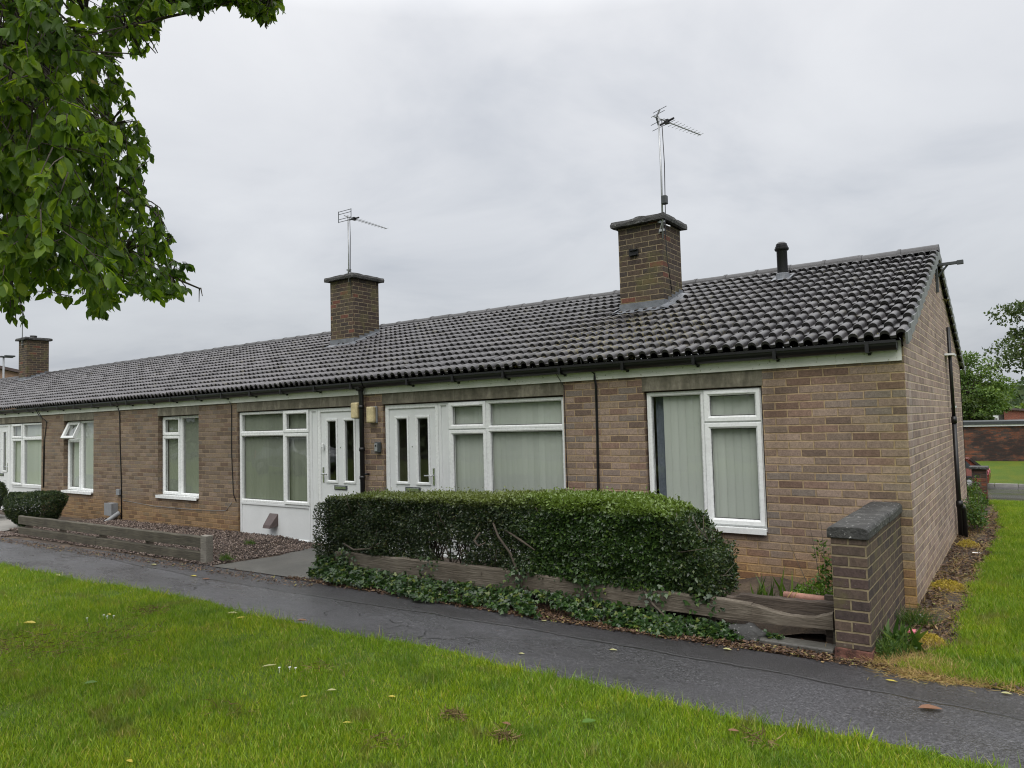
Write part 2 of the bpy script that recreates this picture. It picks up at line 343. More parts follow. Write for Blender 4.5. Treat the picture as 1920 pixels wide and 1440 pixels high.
def asphalt():
    g=NG('wet_asphalt'); x,y,z=g.xyz()
    wob=g.m('MULTIPLY',g.m('SUBTRACT',g.noise(1.3,5,.7),.5),.16)
    ys=g.m('ADD',g.m('ADD',y,wob), g.m('MULTIPLY',g.m('SINE',g.m('MULTIPLY',x,.7)),.06))
    strip=g.step(ys,-2.27,-2.22)
    sp=g.noise(95,3,.7); ag=g.noise(38,5,.75)
    c=g.ramp(ag,[(.3,(.030,.030,.033)),(.55,(.060,.060,.064)),(.72,(.125,.123,.125))])
    c=g.mix(1.,c,g.ramp(sp,[(.38,(.45,.45,.45)),(.62,(1.6,1.6,1.62))]),'MULTIPLY')
    c=g.mix(g.m('MULTIPLY',strip,.7),c,g.mix(1.,c,(.55,.53,.52),'MULTIPLY'))
    pat=g.noise(.7,5,.65,sc=(.6,1.6,1)); c=g.mix(1.,c,g.ramp(pat,[(.35,(.72,.71,.70)),(.65,(1.22,1.22,1.24))]),'MULTIPLY')
    seam=g.m('SUBTRACT',1.,g.step(g.m('ABSOLUTE',g.m('ADD',ys,2.245)),.004,.022))
    vo=g.n('ShaderNodeTexVoronoi',feature='DISTANCE_TO_EDGE'); nv=g.n('ShaderNodeVectorMath',operation='ADD'); 
    g.put(nv.inputs[0],g.co()); nz=g.n('ShaderNodeTexNoise'); g.put(nz.inputs['Vector'],g.co()); nz.inputs['Scale'].default_value=2.5; g.put(nv.inputs[1],nz.outputs['Color'])
    g.put(vo.inputs['Vector'],nv.outputs[0]); vo.inputs['Scale'].default_value=.8
    crack=g.m('MULTIPLY',g.m('SUBTRACT',1.,g.step(vo.outputs['Distance'],.002,.014)), g.step(g.noise(.9,2),.56,.66))
    dk=g.m('MAXIMUM',g.m('MULTIPLY',seam,.8),g.m('MULTIPLY',crack,.85))
    c=g.mix(dk,c,(.010,.010,.010))
    deb=g.m('MULTIPLY',g.step(g.noise(26,5,.75),.60,.68), g.step(g.noise(1.1,3),.50,.66)); c=g.mix(g.m('MULTIPLY',deb,.6),c,(.085,.050,.035))
    wet=g.ramp(g.noise(1.6,5,.6,sc=(.7,1.5,1)),[(.35,.16),(.65,.42)])
    wet=g.m('ADD',wet,g.m('MULTIPLY',strip,.08))
    h=g.m('ADD',g.m('ADD',sp,g.m('MULTIPLY',ag,.8)),g.m('MULTIPLY',dk,-1.6))
    return g.done(g.bsdf(c,wet,g.bump(h,.009,.85),spec=.5))
M['asphalt']=asphalt()
M['concrete_path']=simple('damp_concrete',(.075,.072,.064),.5,.2,2.5,bump=.004)
M['slab']=simple('pale_slab',(.24,.23,.21),.6,.15,3,bump=.003)
def road_mat():
    g=NG('wet_road'); n=g.noise(.35,5,.6,sc=(.5,2,1)); f=g.noise(25,3)
    c=g.ramp(f,[(.3,(.045,.045,.048)),(.7,(.085,.085,.088))])
    return g.done(g.bsdf(c,g.ramp(n,[(.38,.06),(.6,.24)]),spec=.9))
M['road']=road_mat()
M['kerb']=simple('kerb_concrete',(.30,.29,.27),.6,.12,3)
def soil_mat(name='damp_soil', a=(.022,.016,.012), b=(.085,.060,.042)):
    g=NG(name); n=g.noise(22,6,.7); n2=g.noise(3,3); c=g.ramp(n,[(.3,a),(.7,b)])
    c=g.mix(g.m('MULTIPLY',g.step(n2,.45,.65),.45),c,(.16,.115,.07))
    return g.done(g.bsdf(c,.85,g.bump(n,.03)))
M['soil']=soil_mat()
def lawn_mat():
    g=NG('lawn_turf'); n=g.noise(40,5,.7); n2=g.noise(1.3,4)
    c=g.ramp(n,[(.3,(.045,.072,.010)),(.7,(.110,.175,.022))]); c=g.mix(g.step(n2,.42,.66),c,g.mix(1.,c,(1.35,1.1,.9),'MULTIPLY'))
    return g.done(g.bsdf(c,.8,g.bump(n,.02),spec=.2))
M['lawn']=lawn_mat()
def far_ground():
    g=NG('far_field'); n=g.noise(.02,5); c=g.ramp(n,[(.35,(.05,.085,.02)),(.65,(.08,.11,.03))]); return g.done(g.bsdf(c,.9))
M['far_ground']=far_ground()
def grass_mat():
    g=NG('grass_blade'); rnd=g.n('ShaderNodeNewGeometry').outputs['Random Per Island']
    patch=g.noise(1.1,4,.6); dry=g.noise(2.7,4,.6)
    c=g.ramp(rnd,[(0,(.070,.145,.008)),(.4,(.140,.245,.012)),(.80,(.210,.325,.020)),(.95,(.27,.33,.045)),(1,(.42,.36,.15))])
    c=g.mix(g.step(patch,.42,.62),c,g.mix(1.,c,(1.30,1.15,.9),'MULTIPLY'))
    c=g.mix(g.m('MULTIPLY',g.step(dry,.56,.68),.55),c,(.17,.135,.055))
    cl=g.noise(1.9,3); c=g.mix(g.m('MULTIPLY',g.step(cl,.56,.66),.45),c,(.055,.125,.014))
    p=g.bsdf(c,.45,spec=.35)
    t=g.n('ShaderNodeBsdfTranslucent'); g.put(t.inputs[0],g.mix(1.,c,(1.35,1.3,.6),'MULTIPLY'))
    mx=g.n('ShaderNodeMixShader',{0:.3}); g.put(mx.inputs[1],p); g.put(mx.inputs[2],t.outputs[0]); return g.done(mx.outputs[0])
M['grass']=grass_mat()
M['mowings']=foliage_mat('dry_mowings',[(0,(.07,.05,.025)),(.6,(.16,.115,.055)),(1,(.26,.20,.09))],.85,.1,.1)
M['roof_moss']=foliage_mat('roof_moss',[(0,(.035,.030,.012)),(.6,(.075,.065,.018)),(1,(.14,.13,.03))],.9,.1,.2)
M['straw']=foliage_mat('dry_straw',[(0,(.22,.14,.06)),(.6,(.46,.33,.15)),(1,(.28,.26,.08))],.8,.15,.1)
M['cherry']=foliage_mat('cherry_leaf',[(0,(.030,.070,.012)),(.5,(.082,.150,.018)),(.8,(.145,.225,.020)),(.95,(.23,.30,.028)),(1,(.27,.18,.06))],.45,.55,.3,big=1.2)
M['hedge']=foliage_mat('privet_leaf',[(0,(.012,.022,.010)),(.35,(.020,.038,.012)),(.7,(.034,.064,.016)),(.9,(.065,.105,.022)),(1,(.11,.14,.035))],.36,.2,.5)
def hedge_mat():
    g=NG('hedge_leaf'); rnd=g.n('ShaderNodeNewGeometry').outputs['Random Per Island']; x,y,z=g.xyz()
    a=g.ramp(rnd,[(0,(.012,.023,.010)),(.4,(.022,.042,.014)),(.8,(.042,.068,.020)),(1,(.085,.090,.030))])     # older left half
    b=g.ramp(rnd,[(0,(.014,.030,.010)),(.4,(.026,.056,.013)),(.8,(.045,.092,.018)),(1,(.085,.14,.025))])     # fresher right half
    f=g.step(g.m('ADD',x,g.m('MULTIPLY',g.noise(2.5,3),.8)),-3.1,-2.3)
    br=g.step(g.m('ADD',x,g.m('MULTIPLY',g.noise(4,3),.5)),-1.6,-1.2)
    c=g.mix(f,a,b); c=g.mix(g.m('MULTIPLY',br,.7),c,a)
    new=g.m('MULTIPLY',g.step(g.m('ADD',z,g.m('MULTIPLY',g.noise(5,3),.12)),.90,1.0),.85)                     # new growth on the clipped top
    c=g.mix(new,c,g.mix(f,(.15,.19,.045),(.135,.205,.035)))
    p=g.bsdf(c,.36,spec=.5); t=g.n('ShaderNodeBsdfTranslucent'); g.put(t.inputs[0],g.mix(1.,c,(1.5,1.4,.7),'MULTIPLY'))
    mx=g.n('ShaderNodeMixShader',{0:.2}); g.put(mx.inputs[1],p); g.put(mx.inputs[2],t.outputs[0]); return g.done(mx.outputs[0])
M['hedge']=hedge_mat()
M['ivy']=foliage_mat('ivy_leaf',[(0,(.012,.030,.010)),(.5,(.024,.056,.013)),(.85,(.052,.105,.022)),(1,(.15,.18,.04))],.32,.2,.5)
M['yew']=foliage_mat('yew_needle',[(0,(.010,.020,.008)),(.6,(.020,.040,.011)),(.9,(.050,.080,.014)),(1,(.09,.11,.02))],.5,.15,.3)
M['weed']=foliage_mat('weed_leaf',[(0,(.030,.070,.014)),(.6,(.060,.120,.018)),(1,(.12,.17,.03))],.45,.3,.35)
M['herb']=foliage_mat('herb_leaf',[(0,(.045,.110,.010)),(.6,(.080,.165,.014)),(1,(.12,.20,.02))],.45,.3,.35)
M['moss']=foliage_mat('yellow_moss',[(0,(.24,.20,.02)),(.6,(.38,.30,.04)),(1,(.46,.34,.08))],.8,.15,.2)
M['tree']=foliage_mat('tree_leaf',[(0,(.045,.085,.020)),(.5,(.080,.140,.028)),(.85,(.13,.20,.038)),(1,(.18,.24,.055))],.5,.3,.3,big=.35)
M['tree_dark']=foliage_mat('dark_tree_leaf',[(0,(.030,.052,.016)),(.5,(.052,.085,.022)),(1,(.10,.135,.036))],.5,.3,.3,big=.5)
M['wood_far']=foliage_mat('far_woodland',[(0,(.048,.078,.040)),(.6,(.070,.105,.052)),(1,(.095,.125,.062))],.8,.2,.2)
M['litter_leaf']=foliage_mat('leaf_litter',[(0,(.030,.018,.012)),(.45,(.075,.042,.026)),(.8,(.15,.085,.05)),(.93,(.26,.17,.08)),(1,(.20,.22,.06))],.6,.1,.4)
M['leaf_pale']=foliage_mat('pale_fallen_leaf',[(0,(.30,.30,.13)),(1,(.42,.40,.20))],.5,.2,.4)
M['leaf_yellow']=foliage_mat('yellow_fallen_leaf',[(0,(.42,.33,.04)),(1,(.50,.42,.07))],.5,.2,.4)
M['leaf_brown']=foliage_mat('brown_fallen_leaf',[(0,(.13,.058,.028)),(1,(.20,.095,.045))],.5,.1,.4)
def gravel_mat():
    g=NG('pink_gravel'); rnd=g.n('ShaderNodeNewGeometry').outputs['Random Per Island']
    c=g.ramp(rnd,[(0,(.030,.021,.018)),(.4,(.072,.050,.041)),(.75,(.14,.100,.080)),(1,(.30,.24,.20))]); return g.done(g.bsdf(c,.55,spec=.4))
M['gravel']=gravel_mat()
M['paper']=simple('white_paper',(.75,.75,.74),.7,.03,5)
M['pink']=simple('pink_wrapper',(.55,.16,.20),.5,.3,30)
M['car_red']=simple('red_car_paint',(.15,.035,.02),.25,.03,2,spec=.6)
M['car_silver']=simple('silver_car_paint',(.42,.44,.46),.25,.03,2,metal=.5)
M['car_glass']=simple('dark_car_glass',(.015,.02,.022),.06,.05,2,spec=.8)
M['tyre']=simple('tyre_rubber',(.015,.015,.016),.8,.1,8)

# ---------------------------------------------------------------- sky and light
w=bpy.data.worlds.new('World'); scene.world=w; w.use_nodes=True
nt=w.node_tree; nt.nodes.clear()
SUN_EL, SUN_AZ = R(50), R(155)        # azimuth clockwise from +Y: behind the camera, to its right
class WG(NG):
    def __init__(s): s.nt=nt; s._co=None
g=WG()
sky=g.n('ShaderNodeTexSky',sky_type='NISHITA',sun_disc=False,sun_elevation=SUN_EL,sun_rotation=SUN_AZ,air_density=1.5,dust_density=4.)
tc=g.n('ShaderNodeTexCoord').outputs['Generated']
dx,dy,dz=g.xyz(tc)
grad=g.ramp(g.m('MAXIMUM',dz,0.),[(0,(4.5,4.75,5.15)),(.10,(5.1,5.35,5.75)),(.26,(6.1,6.3,6.7)),(.50,(7.4,7.5,7.8)),(.68,(16.5,16.6,16.8)),(1,(23,23,23.2))])
inv=g.m('DIVIDE',1.,g.m('ADD',g.m('MAXIMUM',dz,0.),.22)); cv=g.vec(g.m('MULTIPLY',dx,inv),g.m('MULTIPLY',dy,inv),0.)
c1=g.noise(1.25,6,.55,vec=cv,dist=.4); 
cl=g.ramp(c1,[(.30,(.79,.81,.84)),(.50,(1.,1.,1.)),(.70,(1.12,1.115,1.10))])
cloud=g.mix(1.,grad,cl,'MULTIPLY')
skc=g.mix(.93,sky.outputs[0],cloud)
bg=g.n('ShaderNodeBackground',{'Strength':.100}); g.put(bg.inputs[0],skc)
wo=nt.nodes.new('ShaderNodeOutputWorld'); nt.links.new(bg.outputs[0],wo.inputs[0])
sl=bpy.data.lights.new('sun','SUN'); sl.energy=1.5; sl.angle=R(50); sl.color=(1,.97,.93)
so=bpy.data.objects.new('sun',sl); COL.objects.link(so)
sd=Vector((math.sin(SUN_AZ)*math.cos(SUN_EL), math.cos(SUN_AZ)*math.cos(SUN_EL), math.sin(SUN_EL)))
so.rotation_euler=sd.to_track_quat('Z','Y').to_euler(); so.location=(0,-20,30)
vs=scene.view_settings; vs.view_transform='Standard'; vs.look='None'; vs.exposure=.2; vs.gamma=1.; vs.use_curve_mapping=False
scene.render.engine='CYCLES'; cy=scene.cycles
scene.render.filter_size=1.1
try: cy.filter_width=1.1
except Exception: pass
cy.max_bounces=8; cy.transparent_max_bounces=16; cy.diffuse_bounces=3; cy.glossy_bounces=3; cy.transmission_bounces=4
try: cy.use_denoising=True
except Exception: pass

# ---------------------------------------------------------------- foliage builders
def noise3(P, s, seed):
    """cheap smooth pseudo noise in -1..1"""
    r=np.random.default_rng(seed); v=0
    for i in range(5):
        k=r.normal(0,1,3)*s*(1+.5*i); v=v+np.sin(P@k+r.uniform(0,6.28))/(1+.4*i)
    return v/2.6
def rand_dirs(n):
    return unit(RNG.normal(0,1,(n,3)))
def leaf_cloud(name, P, outward, size, mat, parent, tmpl=LEAF4, ar=.5, droop=.0, spread=.8, jitter=.3):
    n=len(P); A=unit(outward*(1-spread)+rand_dirs(n)*spread+np.array([0,0,-droop]))
    N=unit(outward+rand_dirs(n)*.6); N=N+A*.01
    A,B,C=frames(A,N); L=size*(1+RNG.uniform(-jitter,jitter,n)); S=np.stack([L,L*ar,L],-1)
    V,F=scatter(tmpl[0],tmpl[1],P,A,B,C,S); return np_mesh(name,V,F,mat,parent)
def ground_at(px,py,z=0.):
    d=CF+CR*((px-960)/FPX)-CU*((py-720)/FPX); t=(z-CAM[2])/d.z; return CAM[0]+d.x*t, CAM[1]+d.y*t
# ---------------------------------------------------------------- ground
def gz(x, y):
    """ground height: level along the gable, a slight fall to the left, a bank down to the road behind"""
    x=np.asarray(x,float); y=np.asarray(y,float)
    z=.006*np.clip(x,-40,0)
    t=np.clip((y-8.6)/7.,0,1); z=z-1.9*t*t*(3-2*t)
    t=np.clip((y-33.7)/5.,0,1); z=z+.8*t*t*(3-2*t)
    return z
def sheet(name, xs, ys, dz, mat, kind='structure'):
    X,Y=np.meshgrid(np.asarray(xs,float),np.asarray(ys,float)); Z=gz(X,Y)+dz
    nx,ny=len(xs),len(ys); i=np.arange(nx*ny).reshape(ny,nx)
    F=np.stack([i[:-1,:-1],i[:-1,1:],i[1:,1:],i[1:,:-1]],-1).reshape(-1,4)
    o=np_mesh(name,np.stack([X,Y,Z],-1).reshape(-1,3),F,mat,smooth=True); o['kind']=kind; return o
lin=np.linspace
gx=np.concatenate([[-3000,-600,-150,-80],lin(-40,0,21),lin(2,30,15),[80,150,600,3000]])
gy=np.concatenate([[-1500,-300,-80,-40],lin(-25,8,34),lin(8.6,16,16),lin(18,33,9),lin(33.7,39,10),[60,100,300,1500,4000]])
sheet('ground',gx,gy,-.03,M['far_ground'])
# front lawn, wavy edge against the path
ex=lin(-42,6,241)
edge=-3.06+.04*np.sin(ex*1.7)+.03*np.sin(ex*4.1+1)-np.clip((-ex-7)*.05,0,.3)
def strip(name, xs, ya, yb, dz, mat, n=3, kind='structure'):
    V=[];ny=n+1
    for k in range(ny):
        t=k/n; y=ya*(1-t)+yb*t; V.append(np.stack([xs,y,gz(xs,y)+dz],-1))
    V=np.concatenate(V); m=len(xs); i=np.arange(m*ny).reshape(ny,m)
    F=np.stack([i[:-1,:-1],i[:-1,1:],i[1:,1:],i[1:,:-1]],-1).reshape(-1,4)
    o=np_mesh(name,V,F,mat,smooth=True); o['kind']=kind; return o
strip('lawn',ex,np.full_like(ex,-20.),edge+.03,.012,M['lawn'],12)
strip('path',ex,edge-.06,np.full_like(ex,-1.80)-np.clip((-ex-7)*.035,0,.22)+.03*np.sin(ex*2.3),.004,M['asphalt'],6)
strip('front_bed',ex,np.full_like(ex,-2.15),np.full_like(ex,.02),-.004,M['soil'],4)
# lawn and bare strip beside the gable
ey=lin(-1.84,8.7,120)
xe=np.interp(ey,[-1.84,-1.4,-.8,.5,1.5,3,5,6,7,8.0,8.7],[.10,.20,.36,.33,.36,.42,.50,.44,.42,.30,.22])+.025*np.sin(ey*5)+.02*np.sin(ey*11)
def strip_y(name, ys, xa, xb, dz, mat, n=3):
    V=[]
    for k in range(n+1):
        t=k/n; x=xa*(1-t)+xb*t; V.append(np.stack([x,ys,gz(x,ys)+dz],-1))
    V=np.concatenate(V); m=len(ys); i=np.arange(m*(n+1)).reshape(n+1,m)
    F=np.stack([i[:-1,:-1],i[1:,:-1],i[1:,1:],i[:-1,1:]],-1).reshape(-1,4)
    o=np_mesh(name,V,F,mat,smooth=True); o['kind']='structure'; return o
strip_y('side_bed',ey,np.full_like(ey,-.06),xe+.04,.0,M['soil'])
strip_y('side_lawn',ey,xe,np.full_like(ey,9.),.010,M['lawn'],12)
sheet('bank',lin(-40,40,41),lin(8.6,16,16),-.01,M['lawn'])
sheet('road',lin(-80,60,36),lin(15.5,33.5,10),-.012,M['road'])
kb=MB()
for i in range(60):
    x0=-30+i*.92; z=-1.9
    kb.box(x0,x0+.905,33.5,33.65,z-.1,z+.13)
kb.build('kerb',M['kerb'],bevel=.015)['kind']='structure'
sheet('verge',lin(-60,60,31),lin(33.66,44,14),.06,M['lawn'])
# road far behind the viewer, seen only in the window reflections
o=sheet('back_road',lin(-60,40,21),lin(-26,-20.5,3),.01,M['road'])
# concrete ramp to the second door, slabs to the third house
def quad_sheet(name, pts, dz, mat):
    P=np.array([(x,y,float(gz(x,y))+dz) for x,y in pts]); o=np_mesh(name,P,[list(range(len(pts)))],mat); o['kind']='structure'; return o
quad_sheet('door_path',[(-7.75,-1.86),(-5.7,-1.80),(-5.72,-.9),(-5.72,-.03),(-7.9,-.03),(-7.55,-.95)],.012,M['concrete_path'])
quad_sheet('slab_path',[(-17.8,-1.9),(-14.75,-1.95),(-15.1,-.9),(-15.9,-.55),(-20.8,-.5),(-20.8,-1.7)],.012,M['slab'])
hm=MB()
hx=lin(-160,220,77); hv=[]
for j,yy in enumerate([190,250,330,420]):
    for x in hx:
        top=[0,3.5,6.0,3.0][j]
        hv.append((x,yy,-3+top*(1+.25*math.sin(x*.03+1.)+.12*math.sin(x*.09))))
hf=[(j*77+i,j*77+i+1,(j+1)*77+i+1,(j+1)*77+i) for j in range(3) for i in range(76)]
hm.add(hv,hf); hm.build('hills',M['far_ground'],smooth=True)['kind']='structure'

# ---------------------------------------------------------------- terraced bungalows
EAVE_Y, EAVE_Z, RIDGE_Y, RIDGE_Z, DEPTH = -.14, 2.325, 3.40, 3.70, 6.80
SL=(RIDGE_Z-EAVE_Z)/(RIDGE_Y-EAVE_Y); SLEN=math.hypot(RIDGE_Y-EAVE_Y,RIDGE_Z-EAVE_Z); NCOURSE=14; GA=SLEN/NCOURSE
CS,SN=(RIDGE_Y-EAVE_Y)/SLEN,(RIDGE_Z-EAVE_Z)/SLEN
PER=.1284
def roof_pt(s, h, back):
    y=EAVE_Y+s*CS-h*SN; z=EAVE_Z+s*SN+h*CS
    if back: y=2*RIDGE_Y-y
    return y,z
def roof_tiles(x0,x1,parent):
    V=[];F=[];MI=[];base=0
    prof=[(0,.0),(.18,.0),(.36,.002)]+[(.36+.64*(1-math.cos(a))/2,.003+.052*math.sin(a)**.85) for a in [math.pi*k/8 for k in range(1,8)]]+[(1.,.002)]
    prof=np.array(prof)[:-1]
    n=int(round((x1-x0)/PER)); per=(x1-x0)/n
    for back in (False,True):
        nb = n if not back else n
        for c in range(NCOURSE):
            tile=np.arange(nb)//2
            jl=RNG.normal(0,.0035,nb//2+2); js=RNG.normal(0,.007,nb//2+2)+.035*(RNG.uniform(0,1,nb//2+2)>.994)*-1
            xs=(x0+(np.arange(nb)[:,None]+prof[None,:,0])*per).ravel(); hh=np.tile(prof[:,1],nb)
            xs=np.append(xs,x1); hh=np.append(hh,.002)
            t=np.minimum(np.append(np.repeat(tile,len(prof)),tile[-1]),nb//2)
            lift=.050+jl[t]; s0=c*GA+js[t]-.012; s1=(c+1)*GA+.05
            if c==NCOURSE-1: s1=SLEN-.02
            th=.030; m=len(xs)
            rows=[(s0+.02,hh*.92+lift-th),(s0,hh*.94+lift-th),(s0,hh+lift-.004),(s0+.008,hh+lift),(np.full(m,s1),hh+.004)]
            for s,h in rows:
                s=np.broadcast_to(s,(m,)); y,z=roof_pt(s,h,back); V.append(np.stack([xs,y,z],-1))
            i=base+np.arange(5*m).reshape(5,m)
            f=np.stack([i[:-1,:-1],i[:-1,1:],i[1:,1:],i[1:,:-1]],-1).reshape(-1,4)
            if back: f=f[:,::-1]
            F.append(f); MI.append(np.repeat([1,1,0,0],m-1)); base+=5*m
    o=np_mesh('roof',np.concatenate(V),np.concatenate(F),M['tile'],parent,smooth=True)
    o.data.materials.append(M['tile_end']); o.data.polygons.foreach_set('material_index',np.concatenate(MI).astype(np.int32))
    try:
        o.data.set_sharp_from_angle(angle=R(38))
    except Exception: pass
    return o
def win_frame(parent, x0,x1,z0,z1, cells, blind='blind', sill=True, mull=None, y=.035, curtain=False):
    """cells: (x0,x1,z0,z1,kind) with kind fixed / sash / open"""
    fr=MB(); fr.ring(x0,x1,z0,z1,.045,y,y+.07)
    f=None
    W=[]
    for (a,b,c,d,k) in cells:
        W.append((a,b,c,d,k))
        if k=='fixed': fr.ring(a,b,c,d,.042,y+.001,y+.069,ch=.016)
        else: fr.ring(a,b,c,d,.022,y+.001,y+.069)
    win=fr.build('window',M['white'],parent)
    for (a,b,c,d,k) in W:
        gy=y+.045
        if k=='fixed': i=.042; host=win
        else:
            i=.064
            s=MB(); s.ring(a+.008,b-.008,c+.008,d-.008,.056,y-.018,y+.05,ch=.018)
            host=s.build('sash',M['white'],win)
        pm=MB(); e=.007
        if k=='sash': gy=y+.02
        xa,xb,za,zb=a+i,b-i,c+i,d-i
        pm.add([(xa,gy,za),(xb,gy,za),(xb,gy,zb),(xa,gy,zb),(xa+e,gy,za+e),(xb-e,gy,za+e),(xb-e,gy,zb-e),(xa+e,gy,zb-e)],
               [(0,1,5,4),(1,2,6,5),(2,3,7,6),(3,0,4,7)],1)
        pm.add([(xa+e,gy,za+e),(xb-e,gy,za+e),(xb-e,gy,zb-e),(xa+e,gy,zb-e)],[(0,1,2,3)],0)
        pane=pm.build('pane',[M['glass'],M['gasket']],win)
        if k=='open':
            hinge=Vector((0,y-.018,d-.008)); Mx=Matrix.Translation(hinge)@Matrix.Rotation(R(-24),4,'X')@Matrix.Translation(-hinge)
            for ob in (host,pane): ob.data.transform(Mx)
    if blind:
        bm=MB(); bx0,bx1=x0+.03+(.13 if curtain else 0),x1-.03
        if curtain:
            cb=MB(); cb.add([(x0+.03+.017*i,y+.17+.012*(i%2),zz) for zz in (z0+.03,z1-.03) for i in range(10)],[(i,i+1,i+11,i+10) for i in range(9)]); cb.build('curtain',M['curtain'],win,smooth=True)
        nsl=int((bx1-bx0)/.083); yb=y+.085
        gap=0
        for q in range(nsl+1):
            xa=bx0+q*.083+random.uniform(-.004,.004); ang=R(6+random.uniform(-3,3)); wv=.046
            pts=[]
            for t in (-1,-.5,0,.5,1):
                pts.append((xa+.041+t*wv*math.cos(ang), yb+t*wv*math.sin(ang)-.006*(1-t*t)))
            top,bot=z1-.03,z0+.03
            bm.add([(px,py,bot) for px,py in pts]+[(px,py,top) for px,py in pts],[(j,j+1,j+6,j+5) for j in range(4)])
        bm.box(bx0,bx1,yb-.02,yb+.02,z1-.045,z1-.012)
        bm.build('blind',M[blind],win,smooth=True)
    if sill:
        s=MB(); s.box(x0-.015,x1+.015,-.045,y-.0005,z0-.03,z0-.0005); s.box(x0-.02,x1+.02,-.05,-.0455,z0-.055,z0+.002)
        s.build('sill',M['white'],win,bevel=.004)
    return win
def trickle(parent, xa,xb,z,y=.012):
    t=MB(); t.box(xa,xb,y-.012,y,z-.009,z+.009); t.build('trickle_vent',M['white'],parent,bevel=.003)
def make_door(parent, x0,x1,z0,z1, handle_right, y=.045):
    """composite door: outer frame, leaf with two tall glazed strips, letterbox, lever handle"""
    fr=MB(); fr.ring(x0,x1,z0,z1,.06,y-.01,y+.06)
    d=fr.build('door',M['white'],parent)
    a,b,c,e=x0+.062,x1-.062,z0+.04,z1-.062
    w=b-a; g1=(a+w*.165,a+w*.395); g2=(a+w*.615,a+w*.845); gz0,gz1=c+.93,e-.13
    lf=MB()
    xs=[a,g1[0],g1[1],g2[0],g2[1],b]; ly=y+.012
    def slab(xa,xb,za,zb): lf.box(xa,xb,ly,ly+.044,za,zb)
    slab(a,g1[0],c,e); slab(g1[1],g2[0],c,e); slab(g2[1],b,c,e)
    for gg in (g1,g2): slab(gg[0],gg[1],c,gz0); slab(gg[0],gg[1],gz1,e)
    for px0,px1 in ((a+w*.165,a+w*.395),(a+w*.615,a+w*.845)): lf.ring(px0-.02,px1+.02,c+.12,c+.72,.03,ly-.006,ly-.0005)
    lf.build('door_leaf',M['white_door'],d)
    for gg in (g1,g2):
        q=MB(); q.ring(gg[0]-.032,gg[1]+.032,gz0-.032,gz1+.032,.04,ly-.016,ly-.0005,ch=.014); q.build('glazing_bead',M['white'],d)
        q=MB(); q.add([(gg[0],ly+.012,gz0),(gg[1],ly+.012,gz0),(gg[1],ly+.012,gz1),(gg[0],ly+.012,gz1)],[(0,1,2,3)]); q.build('glazing',M['glass'],d)
    q=MB(); mx=(a+b)/2; q.box(mx-.14,mx+.14,ly-.012,ly-.0005,c+.80,c+.865); q.box(mx-.115,mx+.115,ly-.018,ly-.0125,c+.812,c+.853,1)
    q.build('letterbox',[M['steel'],M['chrome']],d,bevel=.003)
    hx=b-.045 if handle_right else a+.045; s=-1 if handle_right else 1
    q=MB(); q.box(hx-.016,hx+.016,ly-.010,ly-.0005,c+.90,c+1.13); q.tube([(hx,ly-.008,c+1.03),(hx,ly-.05,c+1.03),(hx+s*.02,ly-.055,c+1.03),(hx+s*.13,ly-.052,c+1.03)],.010,8)
    q.build('handle',M['chrome'],d,smooth=False,bevel=.002)
    q=MB(); q.lathe((0,0,0),[(.008,0),(.011,.004),(.006,.006)],10)
    o=q.build('spyhole',M['chrome'],d); o.data.transform(Matrix.Translation((mx,ly,(gz0+gz1)/2+.05))@Matrix.Rotation(R(90),4,'X'))
    return d
def flat_wall(mb, x0,x1,z0,z1,holes,y=0.,dep=.115):
    """brick face with openings: one grid of quads with shared corners, plus the reveals"""
    xs=sorted({x0,x1,*[h[0] for h in holes],*[h[1] for h in holes]}); zs=sorted({z0,z1,*[h[2] for h in holes],*[h[3] for h in holes]})
    inh=lambda x,z:any(h[0]<x<h[1] and h[2]<z<h[3] for h in holes)
    for i in range(len(xs)-1):
        for j in range(len(zs)-1):
            if inh((xs[i]+xs[i+1])/2,(zs[j]+zs[j+1])/2): continue
            a,b,c,d=xs[i],xs[i+1],zs[j],zs[j+1]; mb.add([(a,y,c),(b,y,c),(b,y,d),(a,y,d)],[(0,1,2,3)])
    for a,b,c,d in holes:
        q=y+dep
        mb.add([(a,y,c),(a,q,c),(a,q,d),(a,y,d)],[(0,1,2,3)]); mb.add([(b,y,c),(b,y,d),(b,q,d),(b,q,c)],[(0,1,2,3)])
        mb.add([(a,y,d),(a,q,d),(b,q,d),(b,y,d)],[(0,1,2,3)]); 
        if c>z0: mb.add([(a,y,c),(b,y,c),(b,q,c),(a,q,c)],[(0,1,2,3)])
TOP=2.155
